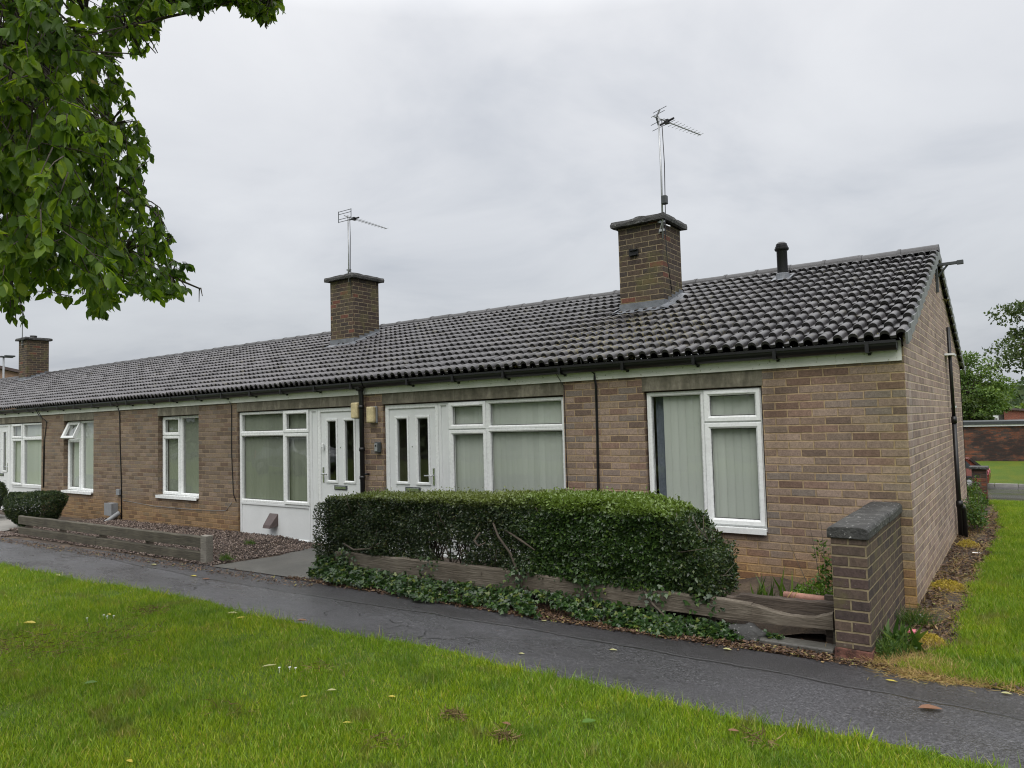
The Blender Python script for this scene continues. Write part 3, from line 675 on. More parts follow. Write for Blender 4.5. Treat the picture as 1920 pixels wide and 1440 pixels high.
def door_unit(parent, x0, x1, mir, open_blind='blind'):
    """white frontage: door, narrow panel, vent column, wide window with top light, panels below. x0<x1; mir puts the door at x1"""
    g0=float(gz((x0+x1)/2,0)); zb=g0-.02; zt=1.985; W=x1-x0
    X=(lambda s:x0+s) if not mir else (lambda s:x1-s)
    def seg(a,b): p,q=X(a),X(b); return (min(p,q),max(p,q))
    da,db=seg(0,.985)
    make_door(parent,da,db,zb,zt,not mir)
    pm=MB(); a,b=seg(.99,1.17); pm.ring(a,b,zb,zt,.045,.035,.10,ch=.01); pm.box(a+.044,b-.044,.055,.07,zb+.04,zt-.04)
    pm.build('side_panel',M['white_door'],parent)
    ca,cb=seg(1.175,1.80); fa,fb=seg(1.80,W)
    zs=.50; zm=1.625
    wl,wr=min(ca,fa),max(cb,fb)
    win=win_frame(parent,wl,wr,zs,zt,[(ca,cb,zm,zt,'sash'),(ca,cb,zs,zm,'sash'),(fa,fb,zm,zt,'fixed'),(fa,fb,zs,zm,'fixed')],blind=open_blind,sill=False)
    trickle(win,ca+.09,cb-.09,zt-.045)
    pm=MB(); pm.ring(wl,wr,zb,zs-.001,.045,.034,.10,ch=.01); pm.box(wl+.044,wr-.044,.052,.07,zb+.04,zs-.04)
    mxm=(ca+cb)/2; pm.build('lower_panel',M['white_door'],parent)
    s=MB(); s.box(x0-.02,x1+.02,-.05,.033,zb-.035,zb-.001); s.build('threshold',M['white'],parent,bevel=.005)
    return wl,wr,zs
def chimney(parent, xa, ya, base, top, pot, flash=True):
    w=.655; ch=MB(); N=1
    ch.box(xa,xa+w,ya,ya+w,base-.5,top)
    c=ch.build('chimney',M['brick_dark'],parent)
    # weather-worn cap
    cp=bmesh.new(); bmesh.ops.create_grid(cp,x_segments=1,y_segments=1,size=.5); cp.free()
    e=.085; k=MB(); n=9
    ring=[]
    for t in range(n): ring.append((xa-e+(w+2*e)*t/n, ya-e))
    for t in range(n): ring.append((xa+w+e, ya-e+(w+2*e)*t/n))
    for t in range(n): ring.append((xa+w+e-(w+2*e)*t/n, ya+w+e))
    for t in range(n): ring.append((xa-e, ya+w+e-(w+2*e)*t/n))
    cx,cyy=xa+w/2,ya+w/2; m=len(ring)
    def lay(sc,z,j): return [(cx+(x-cx)*(sc+random.uniform(-j,j)),cyy+(y-cyy)*(sc+random.uniform(-j,j)),z+random.uniform(-j,j)*.4) for x,y in ring]
    vs=lay(.86,top-.002,0)+lay(.985,top+.004,.012)+lay(1.,top+.045,.014)+lay(.97,top+.085,.016)+lay(.55,top+.105,.01)+[(cx,cyy,top+.11)]
    fs=[(r*m+i,r*m+(i+1)%m,(r+1)*m+(i+1)%m,(r+1)*m+i) for r in range(4) for i in range(m)]+[(4*m+i,4*m+(i+1)%m,5*m) for i in range(m)]
    k.add(vs,fs); k.build('cap',M['coping'],c)
    if pot:
        p=MB(); p.lathe((xa+w*.3,ya+w*.55,top+.10),[(.10,0),(.10,.075),(.108,.08),(.108,.10),(.085,.10),(.085,.05)],18); p.build('pot',M['coping'],c,smooth=False)
    # lead: apron in front, stepped sides, sheet dressed over the tiles
    fl=MB(); zf=roof_pt((ya-EAVE_Y)/CS,.05,False)[1]
    fl.box(xa-.012,xa+w+.012,ya-.014,ya-.002,zf-.10,zf+.13)
    ap=[]; 
    for i in range(13):
        x=xa-.07+(w+.14)*i/12
        for s,h in ((0,.016),(-.07,.010),(-.12,.004)):
            y0=ya-.005; sy=(y0-EAVE_Y)/CS+s; yy,zz=roof_pt(sy,.075+h+.008*math.sin(i*2.4),False); ap.append((x,yy,zz))
    fl.add(ap,[(i*3+j,i*3+j+1,(i+1)*3+j+1,(i+1)*3+j) for i in range(12) for j in range(2)])
    st=5
    for sx in (xa-.013,xa+w+.001):
        for q in range(st):
            y0=ya+w*q/st; y1=ya+w*(q+1)/st; zt=roof_pt((y1-EAVE_Y)/CS,.05,False)[1]+.085
            zb=roof_pt((y0-EAVE_Y)/CS,0,False)[1]-.1
            fl.box(sx,sx+.012,y0+.0005,y1-.0005,zb,zt)
    for sg in (-1,1):
        xx=xa if sg<0 else xa+w; q=[]
        for i in range(7):
            y=ya-.1+(w+.1)*i/6
            for dxx,h in ((0,.11),(.06,.09),(.13,.075)):
                yy,zz=roof_pt((y-EAVE_Y)/CS,h+.006*math.sin(i*3.),False); q.append((xx+sg*dxx,yy,zz))
        fl.add(q,[(i*3+j,i*3+j+1,(i+1)*3+j+1,(i+1)*3+j) for i in range(6) for j in range(2)])
    fl.build('flashing',M['lead'],c)
    return c
def bungalow(x0, x1, door_at_right, label, door_span, win_span, win_cells, win_z, chim=None, first=False, unit_blind='blind', win_blind='blind', wy=.095):
    """x0<x1. door_span/win_span absolute x ranges"""
    g0=float(gz((x0+x1)/2,0)); zb=-.3
    root=empty('terraced_bungalow',((x0+x1)/2,3.4,g0),label=label,cat='bungalow',group='bungalows in the terrace')
    wz0=win_z[0]
    holes=[(door_span[0]-.012,door_span[1]+.012,g0-.06,2.0),(win_span[0]-.02,win_span[1]+.02,win_z[0]-.03,win_z[1]+.012)]
    lint=[(door_span[0]-.02,door_span[1]+.02,2.0,TOP),(win_span[0]-.03,win_span[1]+.03,win_z[1]+.012,TOP)]
    fw=MB(); flat_wall(fw,x0,x1,zb,TOP+.12,holes,dep=.19)
    fw.build('front_wall',M['brick_front'],root)
    lm=[]
    for a,b,c,d in lint:
        q=MB(); q.box(a,b,-.004,.09,c+.001,d); q.build('lintel',M['lintel'],root,bevel=.004)
    door_unit(root,door_span[0],door_span[1],door_at_right,unit_blind)
    wn=win_frame(root,win_span[0],win_span[1],win_z[0],win_z[1],win_cells,blind=win_blind,y=wy,curtain=first)
    for (a,b,c,d,k) in win_cells:
        if k=='sash' and d>1.9: trickle(wn,a+.12,b-.12,d-.04,y=wy-.023)
    # shell: rear wall, floor, party walls, inner partition (dim rooms behind the glass)
    sh=MB(); sh.box(x0,x1,6.55,6.68,zb,2.4); sh.build('rear_wall',M['brick_gable'],root)
    sh=MB(); sh.box(x0+.003,x1-.003,.12,6.5,g0-.05,g0-.01); sh.box(x0+.003,x1-.003,2.6,2.7,g0,2.35); sh.box(x0+.003,x1-.003,.12,6.5,2.3,2.34)
    sh.box(x0+.001,x0+.06,.12,6.5,g0,2.29); sh.box(x1-.06,x1-.001,.12,6.5,g0,2.29); sh.build('interior',M['hall'],root)
    roof_tiles(x0,x1+(.0 if not first else .05),root)
    rd=MB(); L=.46; n=int((x1-x0+.06)/L); 
    for i in range(n+1):
        xa=x1+.055*first-(i+1)*L; xb=x1+.055*first-i*L
        if xa<x0: xa=x0
        if xb-xa<.05: continue
        j=random.uniform(-.006,.006); jj=random.uniform(-.006,.006)
        vs=[];K=9
        for (xx,rr) in ((xa,.138),(xa+.035,.138),(xa+.04,.128),(xb-.03,.128),(xb,.128)):
            for q in range(K):
                an=math.pi*(.04+.92*q/(K-1)); vs.append((xx,RIDGE_Y+rr*1.05*math.cos(an),RIDGE_Z+.015+j+jj*(xx-xa)/L+rr*.86*math.sin(an)-.01))
        rd.add(vs,[(r*K+q,r*K+q+1,(r+1)*K+q+1,(r+1)*K+q) for r in range(4) for q in range(K-1)])
        if i==0 and first: rd.add([v for v in vs[-K:]],[tuple(range(K))])
    rd.build('ridge',M['ridge'],root,smooth=False)
    fa=MB(); xr=x1-.015*first; fa.box(x0,xr,-.028,-.0005,TOP-.002,2.33); fa.build('fascia',M['fascia'],root)
    fb=MB(); fb.box(x0,x1-.01,6.681,6.71,TOP,2.33); fb.build('fascia',M['fascia'],root)
    gu=MB(); K=9; vs=[]; gc=(-.098,2.312); xs=[x0,xr-.02]
    for xx in xs:
        for q in range(K):
            an=math.pi*(1+q/(K-1)); vs.append((xx,gc[0]+.066*math.cos(an),gc[1]+.072*math.sin(an)))
    gu.add(vs,[(q,q+1,K+q+1,K+q) for q in range(K-1)]); gu.add(vs[:K],[tuple(range(K))]); gu.add(vs[K:],[tuple(range(K))])
    gu.box(x0,xr-.02,gc[0]-.072,gc[0]-.063,gc[1]-.006,gc[1]+.018); gu.box(x0,xr-.02,gc[0]-.05,gc[0]+.05,gc[1]-.012,gc[1]-.008)
    gt=gu.build('gutter',M['black'],root)
    x=xr-.25
    while x>x0+.1:
        gb=MB(); gb.box(x-.016,x+.016,-.172,-.029,gc[1]-.082,gc[1]-.073); gb.box(x-.012,x+.012,-.055,-.029,gc[1]-.098,gc[1]-.0825); gb.box(x-.016,x+.016,-.176,-.1725,gc[1]-.082,gc[1]+.015)
        gb.build('gutter_bracket',M['black'],gt); x-=.80
    if chim:
        cx,cyy,top,pot=chim; chimney(root,cx,cyy,roof_pt((cyy-EAVE_Y)/CS,0,False)[1],top,pot)
    return root
W_CELLS_A=[(-2.49,-1.855,.61,1.98,'fixed'),(-1.855,-1.265,1.645,1.98,'sash'),(-1.855,-1.265,.61,1.645,'sash')]
H1=bungalow(-6.72,0,False,'end bungalow of the terrace, nearest the viewer, with the bare brick gable wall',
   (-6.485,-3.535),(-2.49,-1.265),W_CELLS_A,(.60,1.98),chim=(-3.725,1.95,4.40,True),first=True,wy=.04)
a,b=-12.49,-11.15; mid=a+.60
H2=bungalow(-13.74,-6.72,True,'second bungalow from the gable end, under the middle chimney',
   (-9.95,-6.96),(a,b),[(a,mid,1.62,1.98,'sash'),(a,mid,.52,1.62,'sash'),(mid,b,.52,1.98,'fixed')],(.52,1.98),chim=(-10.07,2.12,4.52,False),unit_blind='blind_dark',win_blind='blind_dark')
a,b=-16.46,-15.10; mid=a+.60
H3=bungalow(-20.75,-13.74,False,'third bungalow from the gable end, small top window pushed open above the clipped shrub',
   (-20.55,-17.62),(a,b),[(a,mid,1.58,1.98,'open'),(a,mid,.48,1.58,'sash'),(mid,b,.48,1.98,'fixed')],(.48,1.98))
a,b=-26.4,-25.1; mid=a+.60
H4=bungalow(-27.75,-20.75,True,'far bungalow of the terrace whose roof carries the leftmost chimney',
   (-23.95,-20.98),(a,b),[(a,mid,1.58,1.98,'sash'),(a,mid,.48,1.58,'sash'),(mid,b,.48,1.98,'fixed')],(.48,1.98),chim=(-26.55,2.75,4.86,True))
a,b=-30.4,-29.1; mid=a+.60
H5=bungalow(-34.8,-27.75,False,'last bungalow of the terrace, only its tiled roof in view at the left edge',
   (-34.6,-31.6),(a,b),[(a,mid,1.58,1.98,'sash'),(a,mid,.48,1.58,'sash'),(mid,b,.48,1.98,'fixed')],(.48,1.98))

mp=[];mo=[]
for k in range(70):
    x=RNG.normal(-3.0,1.1) if k<46 else RNG.uniform(-11,-.6); sx=abs(RNG.normal(.6,.5)) if k<46 else RNG.uniform(.1,3.3)
    x=round(x/PER)*PER+.18*PER; m_=int(RNG.integers(14,60)); rr_=RNG.uniform(.02,.055)
    d=rand_dirs(m_); yy_,zz_=roof_pt(sx,.035,False); mp.append(np.array([x,yy_,zz_])+d*np.array([1.3,1.0,.5])*rr_*RNG.uniform(.3,1,(m_,1))); mo.append(unit(d+np.array([0,-.2,.6])))
o=leaf_cloud('roof_moss',np.concatenate(mp),np.concatenate(mo),.016,M['roof_moss'],H1,ar=.6,spread=.6); o['kind']='stuff'
# extras of the end house: gable wall, verges, flue, pipes, bracket
def under(y): 
    y=y if y<=RIDGE_Y else 2*RIDGE_Y-y
    return EAVE_Z+(y-EAVE_Y)*SL-.005
gm=MB(); hy0,hy1,hz0,hz1=4.50,5.22,1.74,2.24
gm.add([(0,0,-.3),(0,hy0,-.3),(0,hy0,under(hy0)),(0,RIDGE_Y,under(RIDGE_Y)),(0,0,under(0))],[(0,1,2,3,4)])
gm.add([(0,hy0,-.3),(0,hy1,-.3),(0,hy1,hz0),(0,hy0,hz0)],[(0,1,2,3)])
gm.add([(0,hy0,hz1),(0,hy1,hz1),(0,hy1,under(hy1)),(0,hy0,under(hy0))],[(0,1,2,3)])
gm.add([(0,hy1,-.3),(0,6.68,-.3),(0,6.68,under(6.68)),(0,hy1,under(hy1))],[(0,1,2,3)])
for p in ([(0,hy0,hz0),(0,hy0,hz1),(-.11,hy0,hz1),(-.11,hy0,hz0)],[(0,hy1,hz0),(-.11,hy1,hz0),(-.11,hy1,hz1),(0,hy1,hz1)],[(0,hy0,hz1),(0,hy1,hz1),(-.11,hy1,hz1),(-.11,hy0,hz1)],[(0,hy0,hz0),(-.11,hy0,hz0),(-.11,hy1,hz0),(0,hy1,hz0)]):
    gm.add(p,[(0,1,2,3)])
gm.build('gable_wall',M['brick_gable'],H1)
q=MB(); q.box(-.105,-.10,hy0+.001,hy1-.001,hz0+.001,hz1-.001,1); q.box(-.099,.022,hy0+.002,hy1-.002,hz0+.001,hz0+.028); 
q.add([(-.094,hy0+.05,hz0+.07),(-.094,hy1-.05,hz0+.07),(-.094,hy1-.05,hz1-.05),(-.094,hy0+.05,hz1-.05)],[(0,1,2,3)],2)
q.build('gable_window',[M['white'],M['white'],M['car_glass']],H1)
vg=MB()
for back in (False,True):
    for c in range(NCOURSE):
        s0=c*GA-.014; s1=(c+1)*GA-.002; lift=.050
        P=[]
        for s,h in ((s0,lift+.020),(s1,.022),(s1,-.070),(s0,lift-.090)):
            P.append(roof_pt(s,h,back))
        ja=random.uniform(0,.004)
        x0,x1=.040,.058+ja
        vs=[(x0,y,z) for y,z in P]+[(x1,y,z) for y,z in P]
        vg.add(vs,[(0,1,2,3),(4,7,6,5),(0,4,5,1),(1,5,6,2),(2,6,7,3),(3,7,4,0)])
vg.build('verge_tiles',M['verge'],H1)
fl=MB(); fx,fy=-1.72,2.80; fz=roof_pt((fy-EAVE_Y)/CS,0,False)[1]
fl.lathe((fx,fy,fz+.05),[(.068,0),(.068,.40),(.075,.41),(.075,.43),(.068,.435)],20); fl.lathe((fx,fy,fz+.45),[(.085,0),(.092,.012),(.092,.03),(.080,.035),(.082,.055),(.072,.06),(.072,.085),(.045,.11),(.01,.115)],20)
f1=fl.build('flue',M['black'],H1,smooth=False,bevel=.0)
for p in f1.data.polygons: p.use_smooth=True
try: f1.data.set_sharp_from_angle(angle=R(40))
except Exception: pass
fb=MB(); fb.lathe((fx,fy,fz-.02),[(.105,0),(.085,.15),(.0725,.16)],18)
ap=[(fx-.12,*roof_pt((fy-.14-EAVE_Y)/CS,.085,False)),(fx+.12,*roof_pt((fy-.14-EAVE_Y)/CS,.085,False)),(fx+.12,*roof_pt((fy+.17-EAVE_Y)/CS,.085,False)),(fx-.12,*roof_pt((fy+.17-EAVE_Y)/CS,.085,False))]
fb.add(ap,[(0,1,2,3)]); fb.build('flue_slate',M['lead'],f1)
gp=MB(); gyp=4.13
gp.tube([(.055,gyp,.05),(.055,gyp,1.55)],.028,12); gp.tube([(.055,gyp,1.53),(.055,gyp,1.62)],.034,12); gp.tube([(.055,gyp,1.6),(.05,gyp-.02,2.82)],.022,12)
gp.tube([(.06,gyp,.42),(.06,gyp,.50)],.041,12); gp.tube([(.09,gyp+.12,-.02),(.09,gyp+.12,.34),(.085,gyp+.07,.40),(.07,gyp+.02,.42)],.040,12)
gp.build('waste_pipe',M['black'],H1,smooth=True)
gp=MB(); gp.box(.002,.11,gyp-.16,gyp+.2,2.435,2.46); gp.build('pipe_bracket',M['white'],H1)
br=MB(); yb=3.36; br.box(.002,.03,yb-.03,yb+.03,3.20,3.60); br.box(.03,.31,yb-.022,yb+.022,3.53,3.565); br.box(.24,.31,yb-.026,yb+.026,3.522,3.573); br.tube([(.03,yb,3.40),(.14,yb,3.535)],.014,6)
br.build('gable_bracket',M['steel'],H1,bevel=.003)
# shared downpipe and wall cables
dp=MB(); dx_=-6.85; dyp=-.072
dp.tube([(dx_,-.085,2.27),(dx_,-.085,2.19),(dx_,dyp,2.12),(dx_,dyp,float(gz(dx_,0))+.02)],.034,14)
dp.tube([(dx_,-.085,2.28),(dx_,-.085,2.20)],.044,14)
for z in (1.95,1.35,.95,.4): dp.tube([(dx_,dyp,z),(dx_,dyp,z+.05)],.042,14)
dp.tube([(dx_,dyp,1.02),(dx_+.05,-.045,1.02),(dx_+.06,-.002,1.02)],.014,8)
dp.build('downpipe',M['black'],H2,smooth=True)
def cable(pts, parent, r=.008, mat='black', n=5):
    c=MB(); c.tube(pts,r,n); return c.build('wall_cable',M[mat],parent,smooth=True)
cable([(-3.19,-.16,2.43),(-3.17,-.165,2.33),(-3.12,-.05,2.26),(-3.08,-.036,2.22),(-3.085,-.036,2.16),(-3.085,-.012,2.1),(-3.09,-.010,1.5),(-3.10,-.012,.9),(-3.10,-.010,.2)],H1,.009)
cable([(-3.075,-.036,2.2),(-3.07,-.010,2.08),(-3.075,-.010,1.4),(-3.09,-.010,.3)],H1,.006)
cable([(-3.58,-.05,2.25),(-3.50,-.012,2.10),(-3.50,-.010,1.4),(-3.49,-.012,.5)],H1,.004)
cable([(-10.12,-.04,2.18),(-10.11,-.010,2.1),(-10.12,-.010,1.3),(-10.07,-.012,.62),(-9.99,-.012,.5)],H2,.007)
cable([(-13.96,-.04,2.2),(-13.95,-.012,2.1),(-13.93,-.010,1.4),(-13.88,-.010,.75),(-13.86,-.012,-.05)],H3,.011)
cable([(-13.80,-.010,.36),(-12.6,-.010,.30),(-11.2,-.010,.30),(-10.3,-.010,.33),(-10.12,-.012,.48)],H2,.004,'grey')
cable([(-17.52,-.18,2.4),(-17.56,-.16,2.3),(-17.45,-.12,2.15),(-17.30,-.02,2.0),(-17.42,-.010,1.6),(-17.45,-.010,.5)],H3,.010)
cable([(-17.30,-.17,2.4),(-17.36,-.19,2.28),(-17.47,-.03,2.05),(-17.48,-.010,1.2),(-17.49,-.010,.5)],H3,.007)

# ---------------------------------------------------------------- small fittings on the walls
def wall_light(x,z,label):
    r=empty('wall_light',(x,0,z),label=label,cat='outdoor light',group='yellowed lights beside the two doors')
    q=MB(); q.box(x-.075,x+.075,-.03,-.001,z-.12,z+.12); q.build('back_plate',M['grey'],r,bevel=.01)
    q=MB(); q.box(x-.07,x+.07,-.10,-.0305,z-.115,z+.115); q.build('cover',M['cream'],r,bevel=.022,segs=3)
wall_light(-6.665,1.86,'yellowed square bulkhead light on the brick right of the black downpipe')
wall_light(-6.985,1.93,'yellowed bulkhead light left of the downpipe, above the second front door')
r=empty('key_safe',(-6.575,0,1.40),label='small dark grey key safe on the brick pier between the two front doors',cat='key safe')
q=MB(); q.box(-6.625,-6.525,-.05,-.001,1.325,1.475); q.build('case',M['steel'],r,bevel=.012)
q=MB(); q.box(-6.615,-6.56,-.058,-.0505,1.345,1.455); q.box(-6.602,-6.575,-.062,-.0585,1.41,1.437,1); q.build('keypad',[M['alu'],M['black']],r,bevel=.004)
r=empty('doorbell',(-7.80,0,1.42),label='little white bell push on the frame beside the second front door',cat='doorbell')
q=MB(); q.box(-7.835,-7.795,.012,.034,1.36,1.46); q.build('case',M['white'],r,bevel=.006)
q=MB(); q.box(-7.822,-7.808,.008,.0115,1.385,1.40); q.build('button',M['black'],r)
r=empty('vent_cowl',(-9.05,0,.20),label='brown wedge shaped vent cowl on the white lower panel of the second house',cat='vent')
q=MB(); q.add([(-9.17,.05,.15),(-8.95,.05,.15),(-8.95,.05,.34),(-9.17,.05,.34),(-9.15,-.10,.12),(-8.97,-.10,.12),(-8.97,-.085,.17),(-9.15,-.085,.17)],
   [(3,2,6,7),(7,6,5,4),(0,3,7,4),(2,1,5,6),(0,4,5,1)]); q.build('hood',M['brown'],r,bevel=.004)
r=empty('meter_box',(-14.15,-.08,.17),label='grey meter box fixed low on the brick wall behind the timber rails',cat='meter box')
q=MB(); q.box(-14.30,-14.02,-.13,-.001,.06,.30); q.box(-14.31,-14.01,-.14,-.1305,.055,.305); q.build('box',M['grey'],r,bevel=.008)
q=MB(); q.tube([(-14.13,-.06,.06),(-14.12,-.06,-.10)],.014,8); q.build('pipe',M['black'],r)
q=MB(); q.box(-14.02,-13.90,-.05,-.001,.46,.58); q.build('junction_box',M['grey'],r,bevel=.006)
q=MB(); q.tube([(-14.12,-.35,-.16),(-13.88,-.04,.12)],.045,10); q.build('cable_duct',M['grey'],r,smooth=True)
# TV aerials
def aerial(loc, top, boom_to, label, style, amp=False):
    x,y,z=loc; r=empty('tv_aerial',loc,label=label,cat='TV aerial',group='TV aerials clamped to the chimneys')
    q=MB(); q.tube([(x,y,z),(x+.01,y,(z+top)/2),(x,y,top)],.0135,8); q.build('mast',M['alu'],r,smooth=True)
    q=MB(); q.box(x-.05,x+.03,y-.01,y+.04,z+.10,z+.13); q.box(x-.05,x+.03,y-.01,y+.04,z+.22,z+.25); q.tube([(x-.08,y+.02,z+.25),(x+.09,y+.05,z+.16)],.01,5); q.tube([(x-.06,y+.01,z+.08),(x+.03,y-.02,z+.3)],.008,5); q.build('clamp',M['alu'],r)
    if boom_to is None: return r
    b0=Vector((x,y,top-.03)); b1=Vector(boom_to); d=(b1-b0).normalized(); sd=d.cross(Vector((0,0,1))).normalized(); up=sd.cross(d)
    st=b0-d*.10
    q=MB(); q.tube([st,b1],.009,6); q.build('boom',M['alu'],r)
    L=(b1-b0).length; k=10
    for i in range(k):
        c=b0+d*(L*(.26+.73*i/(k-1))); hl=.105-.045*i/(k-1); q=MB(); q.tube([c-sd*hl,c+sd*hl],.0035,4); q.build('director',M['alu'],r)
    q=MB()
    if style=='x':
        for s in (1,-1):
            q.tube([st+d*.06,st+d*.12+up*.13*s],.012,5)
            for t in (.45,1.0):
                c=st+d*(.06+.06*t)+up*.13*s*t; q.tube([c-sd*.13,c+sd*.13],.004,4)
    else:
        for s in (-.10,-.05,.05,.10): 
            c=st+d*.02+up*s; q.tube([c-sd*.17,c+sd*.17],.006,4)
        for s in (-.17,.17): q.tube([st+d*.02+up*-.11+sd*s,st+d*.02+up*.11+sd*s],.007,4)
    q.build('reflector',M['steel'],r)
    q=MB(); c=b0+d*.16; q.tube([c-sd*.13,c+sd*.13],.016,6); q.box(c.x-.03,c.x+.03,c.y-.03,c.y+.03,c.z-.03,c.z+.025); q.build('dipole',M['black'],r)
    if amp:
        q=MB(); q.box(x+.012,x+.085,y-.05,y+.03,4.60,4.72); q.build('amplifier',M['steel'],r,bevel=.012)
    q=MB()
    zz=[top-.05,top*.6+z*.4,z+.3,z+.05,z-.3,z-.75]; off=[.03,.045,.03,.02,.02,.07]
    q.tube([(x+o+.015,y+.005+(.03 if i>3 else 0),t) for i,(t,o) in enumerate(zip(zz,off))],.006,5); q.build('aerial_cable',M['black'],r,smooth=True)
    return r
aerial((-3.04,1.925,4.14),5.84,(-2.735,2.69,5.74),'tall TV aerial with an X shaped reflector on the near chimney',"x",True)
aerial((-9.50,2.09,4.45),5.74,(-9.53,3.14,5.70),'shorter TV aerial with a small grid reflector on the middle chimney','grid')
aerial((-26.2,2.72,4.6),6.95,None,'bare aerial mast on the leftmost chimney, its top lost among the leaves','none')
# satellite-less old bracket on near chimney
r=empty('spare_bracket',(-3.5,1.94,4.02),label='small black unused bracket on the front face of the near chimney',cat='bracket')
q=MB(); q.box(-3.56,-3.42,1.935,1.949,3.97,4.07); q.box(-3.545,-3.435,1.90,1.9345,4.045,4.065); q.box(-3.545,-3.435,1.90,1.9345,3.975,3.99); q.build('plate',M['black'],r)

# ---------------------------------------------------------------- garden wall, timber edging, rail fence
r=empty('garden_wall',(-.21,-.83,0),label='low brick spur wall with dark weathered coping at the corner of the end house',cat='garden wall')
q=MB(); q.box(-.325,-.095,-1.65,-1.5,.062,.822); q.box(-.325,-.095,-1.4999,-.001,-.1,.822); q.build('brickwork',M['brick_wall'],r)
q=MB(); N=9
def jit(a): return a+random.uniform(-.008,.008)
vs=[(jit(-.335),-1.665,-.05),(jit(-.085),-1.668,-.05),(jit(-.088),-1.502,-.05),(jit(-.33),-1.502,-.05),(-.332,-1.66,.0615),(-.088,-1.655,.055),(-.09,-1.502,.0615),(-.33,-1.502,.0615)]
q.add(vs,[(0,3,2,1),(4,5,6,7),(0,1,5,4),(1,2,6,5),(2,3,7,6),(3,0,4,7)]); q.build('footing',M['redbrick'],r,bevel=.008)
q=MB()
yy=[-1.672,-1.20,-.74,-.30,-.002]
for i in range(4):
    a,b=yy[i]+.002,yy[i+1]-.002; o=random.uniform(-.004,.004)
    pr=[(-.345+o,.824),(-.345+o,.875),(-.334+o,.897),(-.305,.906),(-.115,.907),(-.084+o,.897),(-.073+o,.875),(-.073+o,.824)]
    n=len(pr); vs=[(x,y,z+random.uniform(-.002,.002)) for y in (a,a+.02,b-.02,b) for x,z in pr]
    fs=[(k*n+j,k*n+j+1,(k+1)*n+j+1,(k+1)*n+j) for k in range(3) for j in range(n-1)]+[(k*n+n-1,k*n,(k+1)*n,(k+1)*n+n-1) for k in range(3)]+[tuple(range(n))[::-1],tuple(3*n+j for j in range(n))]
    q.add(vs,fs)
q.build('coping',M['coping'],r,bevel=.006)
def plank(mb, xa, xb, y0,y1, zlo, zhi, n=24, mi=0, rag=.006):
    """a long weathered board: zlo / zhi are functions of x"""
    vs=[]
    for i in range(n+1):
        x=xa+(xb-xa)*i/n; a=zlo(x)+random.uniform(-rag,rag)*.5; b=zhi(x)+random.uniform(-rag,rag)
        vs+= [(x,y0,a),(x,y1,a),(x,y1,b),(x,y0+.012,b),(x,y0,b-.012)]
    k=5; fs=[(i*k+j,(i+1)*k+j,(i+1)*k+(j+1)%k,i*k+(j+1)%k) for i in range(n) for j in range(k)]+[tuple(range(k)),tuple(n*k+j for j in range(k))[::-1]]
    mb.add(vs,fs,mi)
r=empty('timber_edging',(-3.,-1.48,.1),label='long low weathered timber board running under the hedge to the brick spur wall',cat='timber edging')
q=MB(); plank(q,-5.76,-3.30,-1.52,-1.46,lambda x:.085+.004*(x+5.7),lambda x:.262+.012*(x+5.7),22)
q.build('board',M['wood'],r)
q=MB(); plank(q,-3.295,-.95,-1.522,-1.462,lambda x:.100+.006*(x+3.3),lambda x:.282-.010*(x+3.3),22); q.build('board',M['wood'],r)
low=lambda x: np.interp(x,[-1.3,-1.1,-.95,-.8,-.65,-.5,-.36],[.235,.262,.252,.222,.205,.212,.262])
q=MB(); plank(q,-.949,-.365,-1.522,-1.475,lambda x:.114+.04*(x+.95),low,14,rag=.004); o=q.build('board',M['wood'],r); o['label']='pale grey lower sliver of the split board'
q=MB(); plank(q,-1.16,-.352,-1.474,-1.44,lambda x:.20,lambda x:.315+.02*(x+.8)-.03*(x<-1.05),14); o=q.build('board',M['wood_dark'],r); o['label']='dark split upper board behind the grey sliver'
for x in (-5.2,-4.0,-2.6,-1.3,-.40):
    q=MB(); q.box(x-.035,x+.035,-1.458 if x<-.5 else -1.437,-1.39,-.1,.24 if x<-.5 else .36); q.build('stake',M['wood_dark'],r)
q=MB(); q.box(-.372,-.33,-1.50,-1.46,-.05,.13); q.build('stake',M['sleeper'],r)
r=empty('rail_fence',(-11.1,-1.78,-.06),label='low two rail timber edging of damp grey sleepers in front of the pink gravel',cat='rail fence')
fy=-1.74; fz=lambda x: float(gz(x,0))
def rail(z0,z1): 
    for a,b in ((-13.98,-11.05),(-11.045,-8.11)):
        q=MB(); plank(q,a,b,fy-.03,fy+.025,lambda x:fz(x)+z0,lambda x:fz(x)+z1,16,rag=.004); q.build('rail',M['sleeper'],r)
rail(.02,.145); rail(.20,.345)
for x in (-13.75,-12.4,-11.0,-9.6):
    q=MB(); q.box(x-.045,x+.045,fy+.0255,fy+.10,fz(x)-.1,fz(x)+.30); q.build('post',M['wood'],r)
q=MB(); q.box(-8.105,-7.97,fy-.045,fy+.06,-.15,fz(-8.2)+.365); q.build('post',M['wood_grey'],r,bevel=.008)

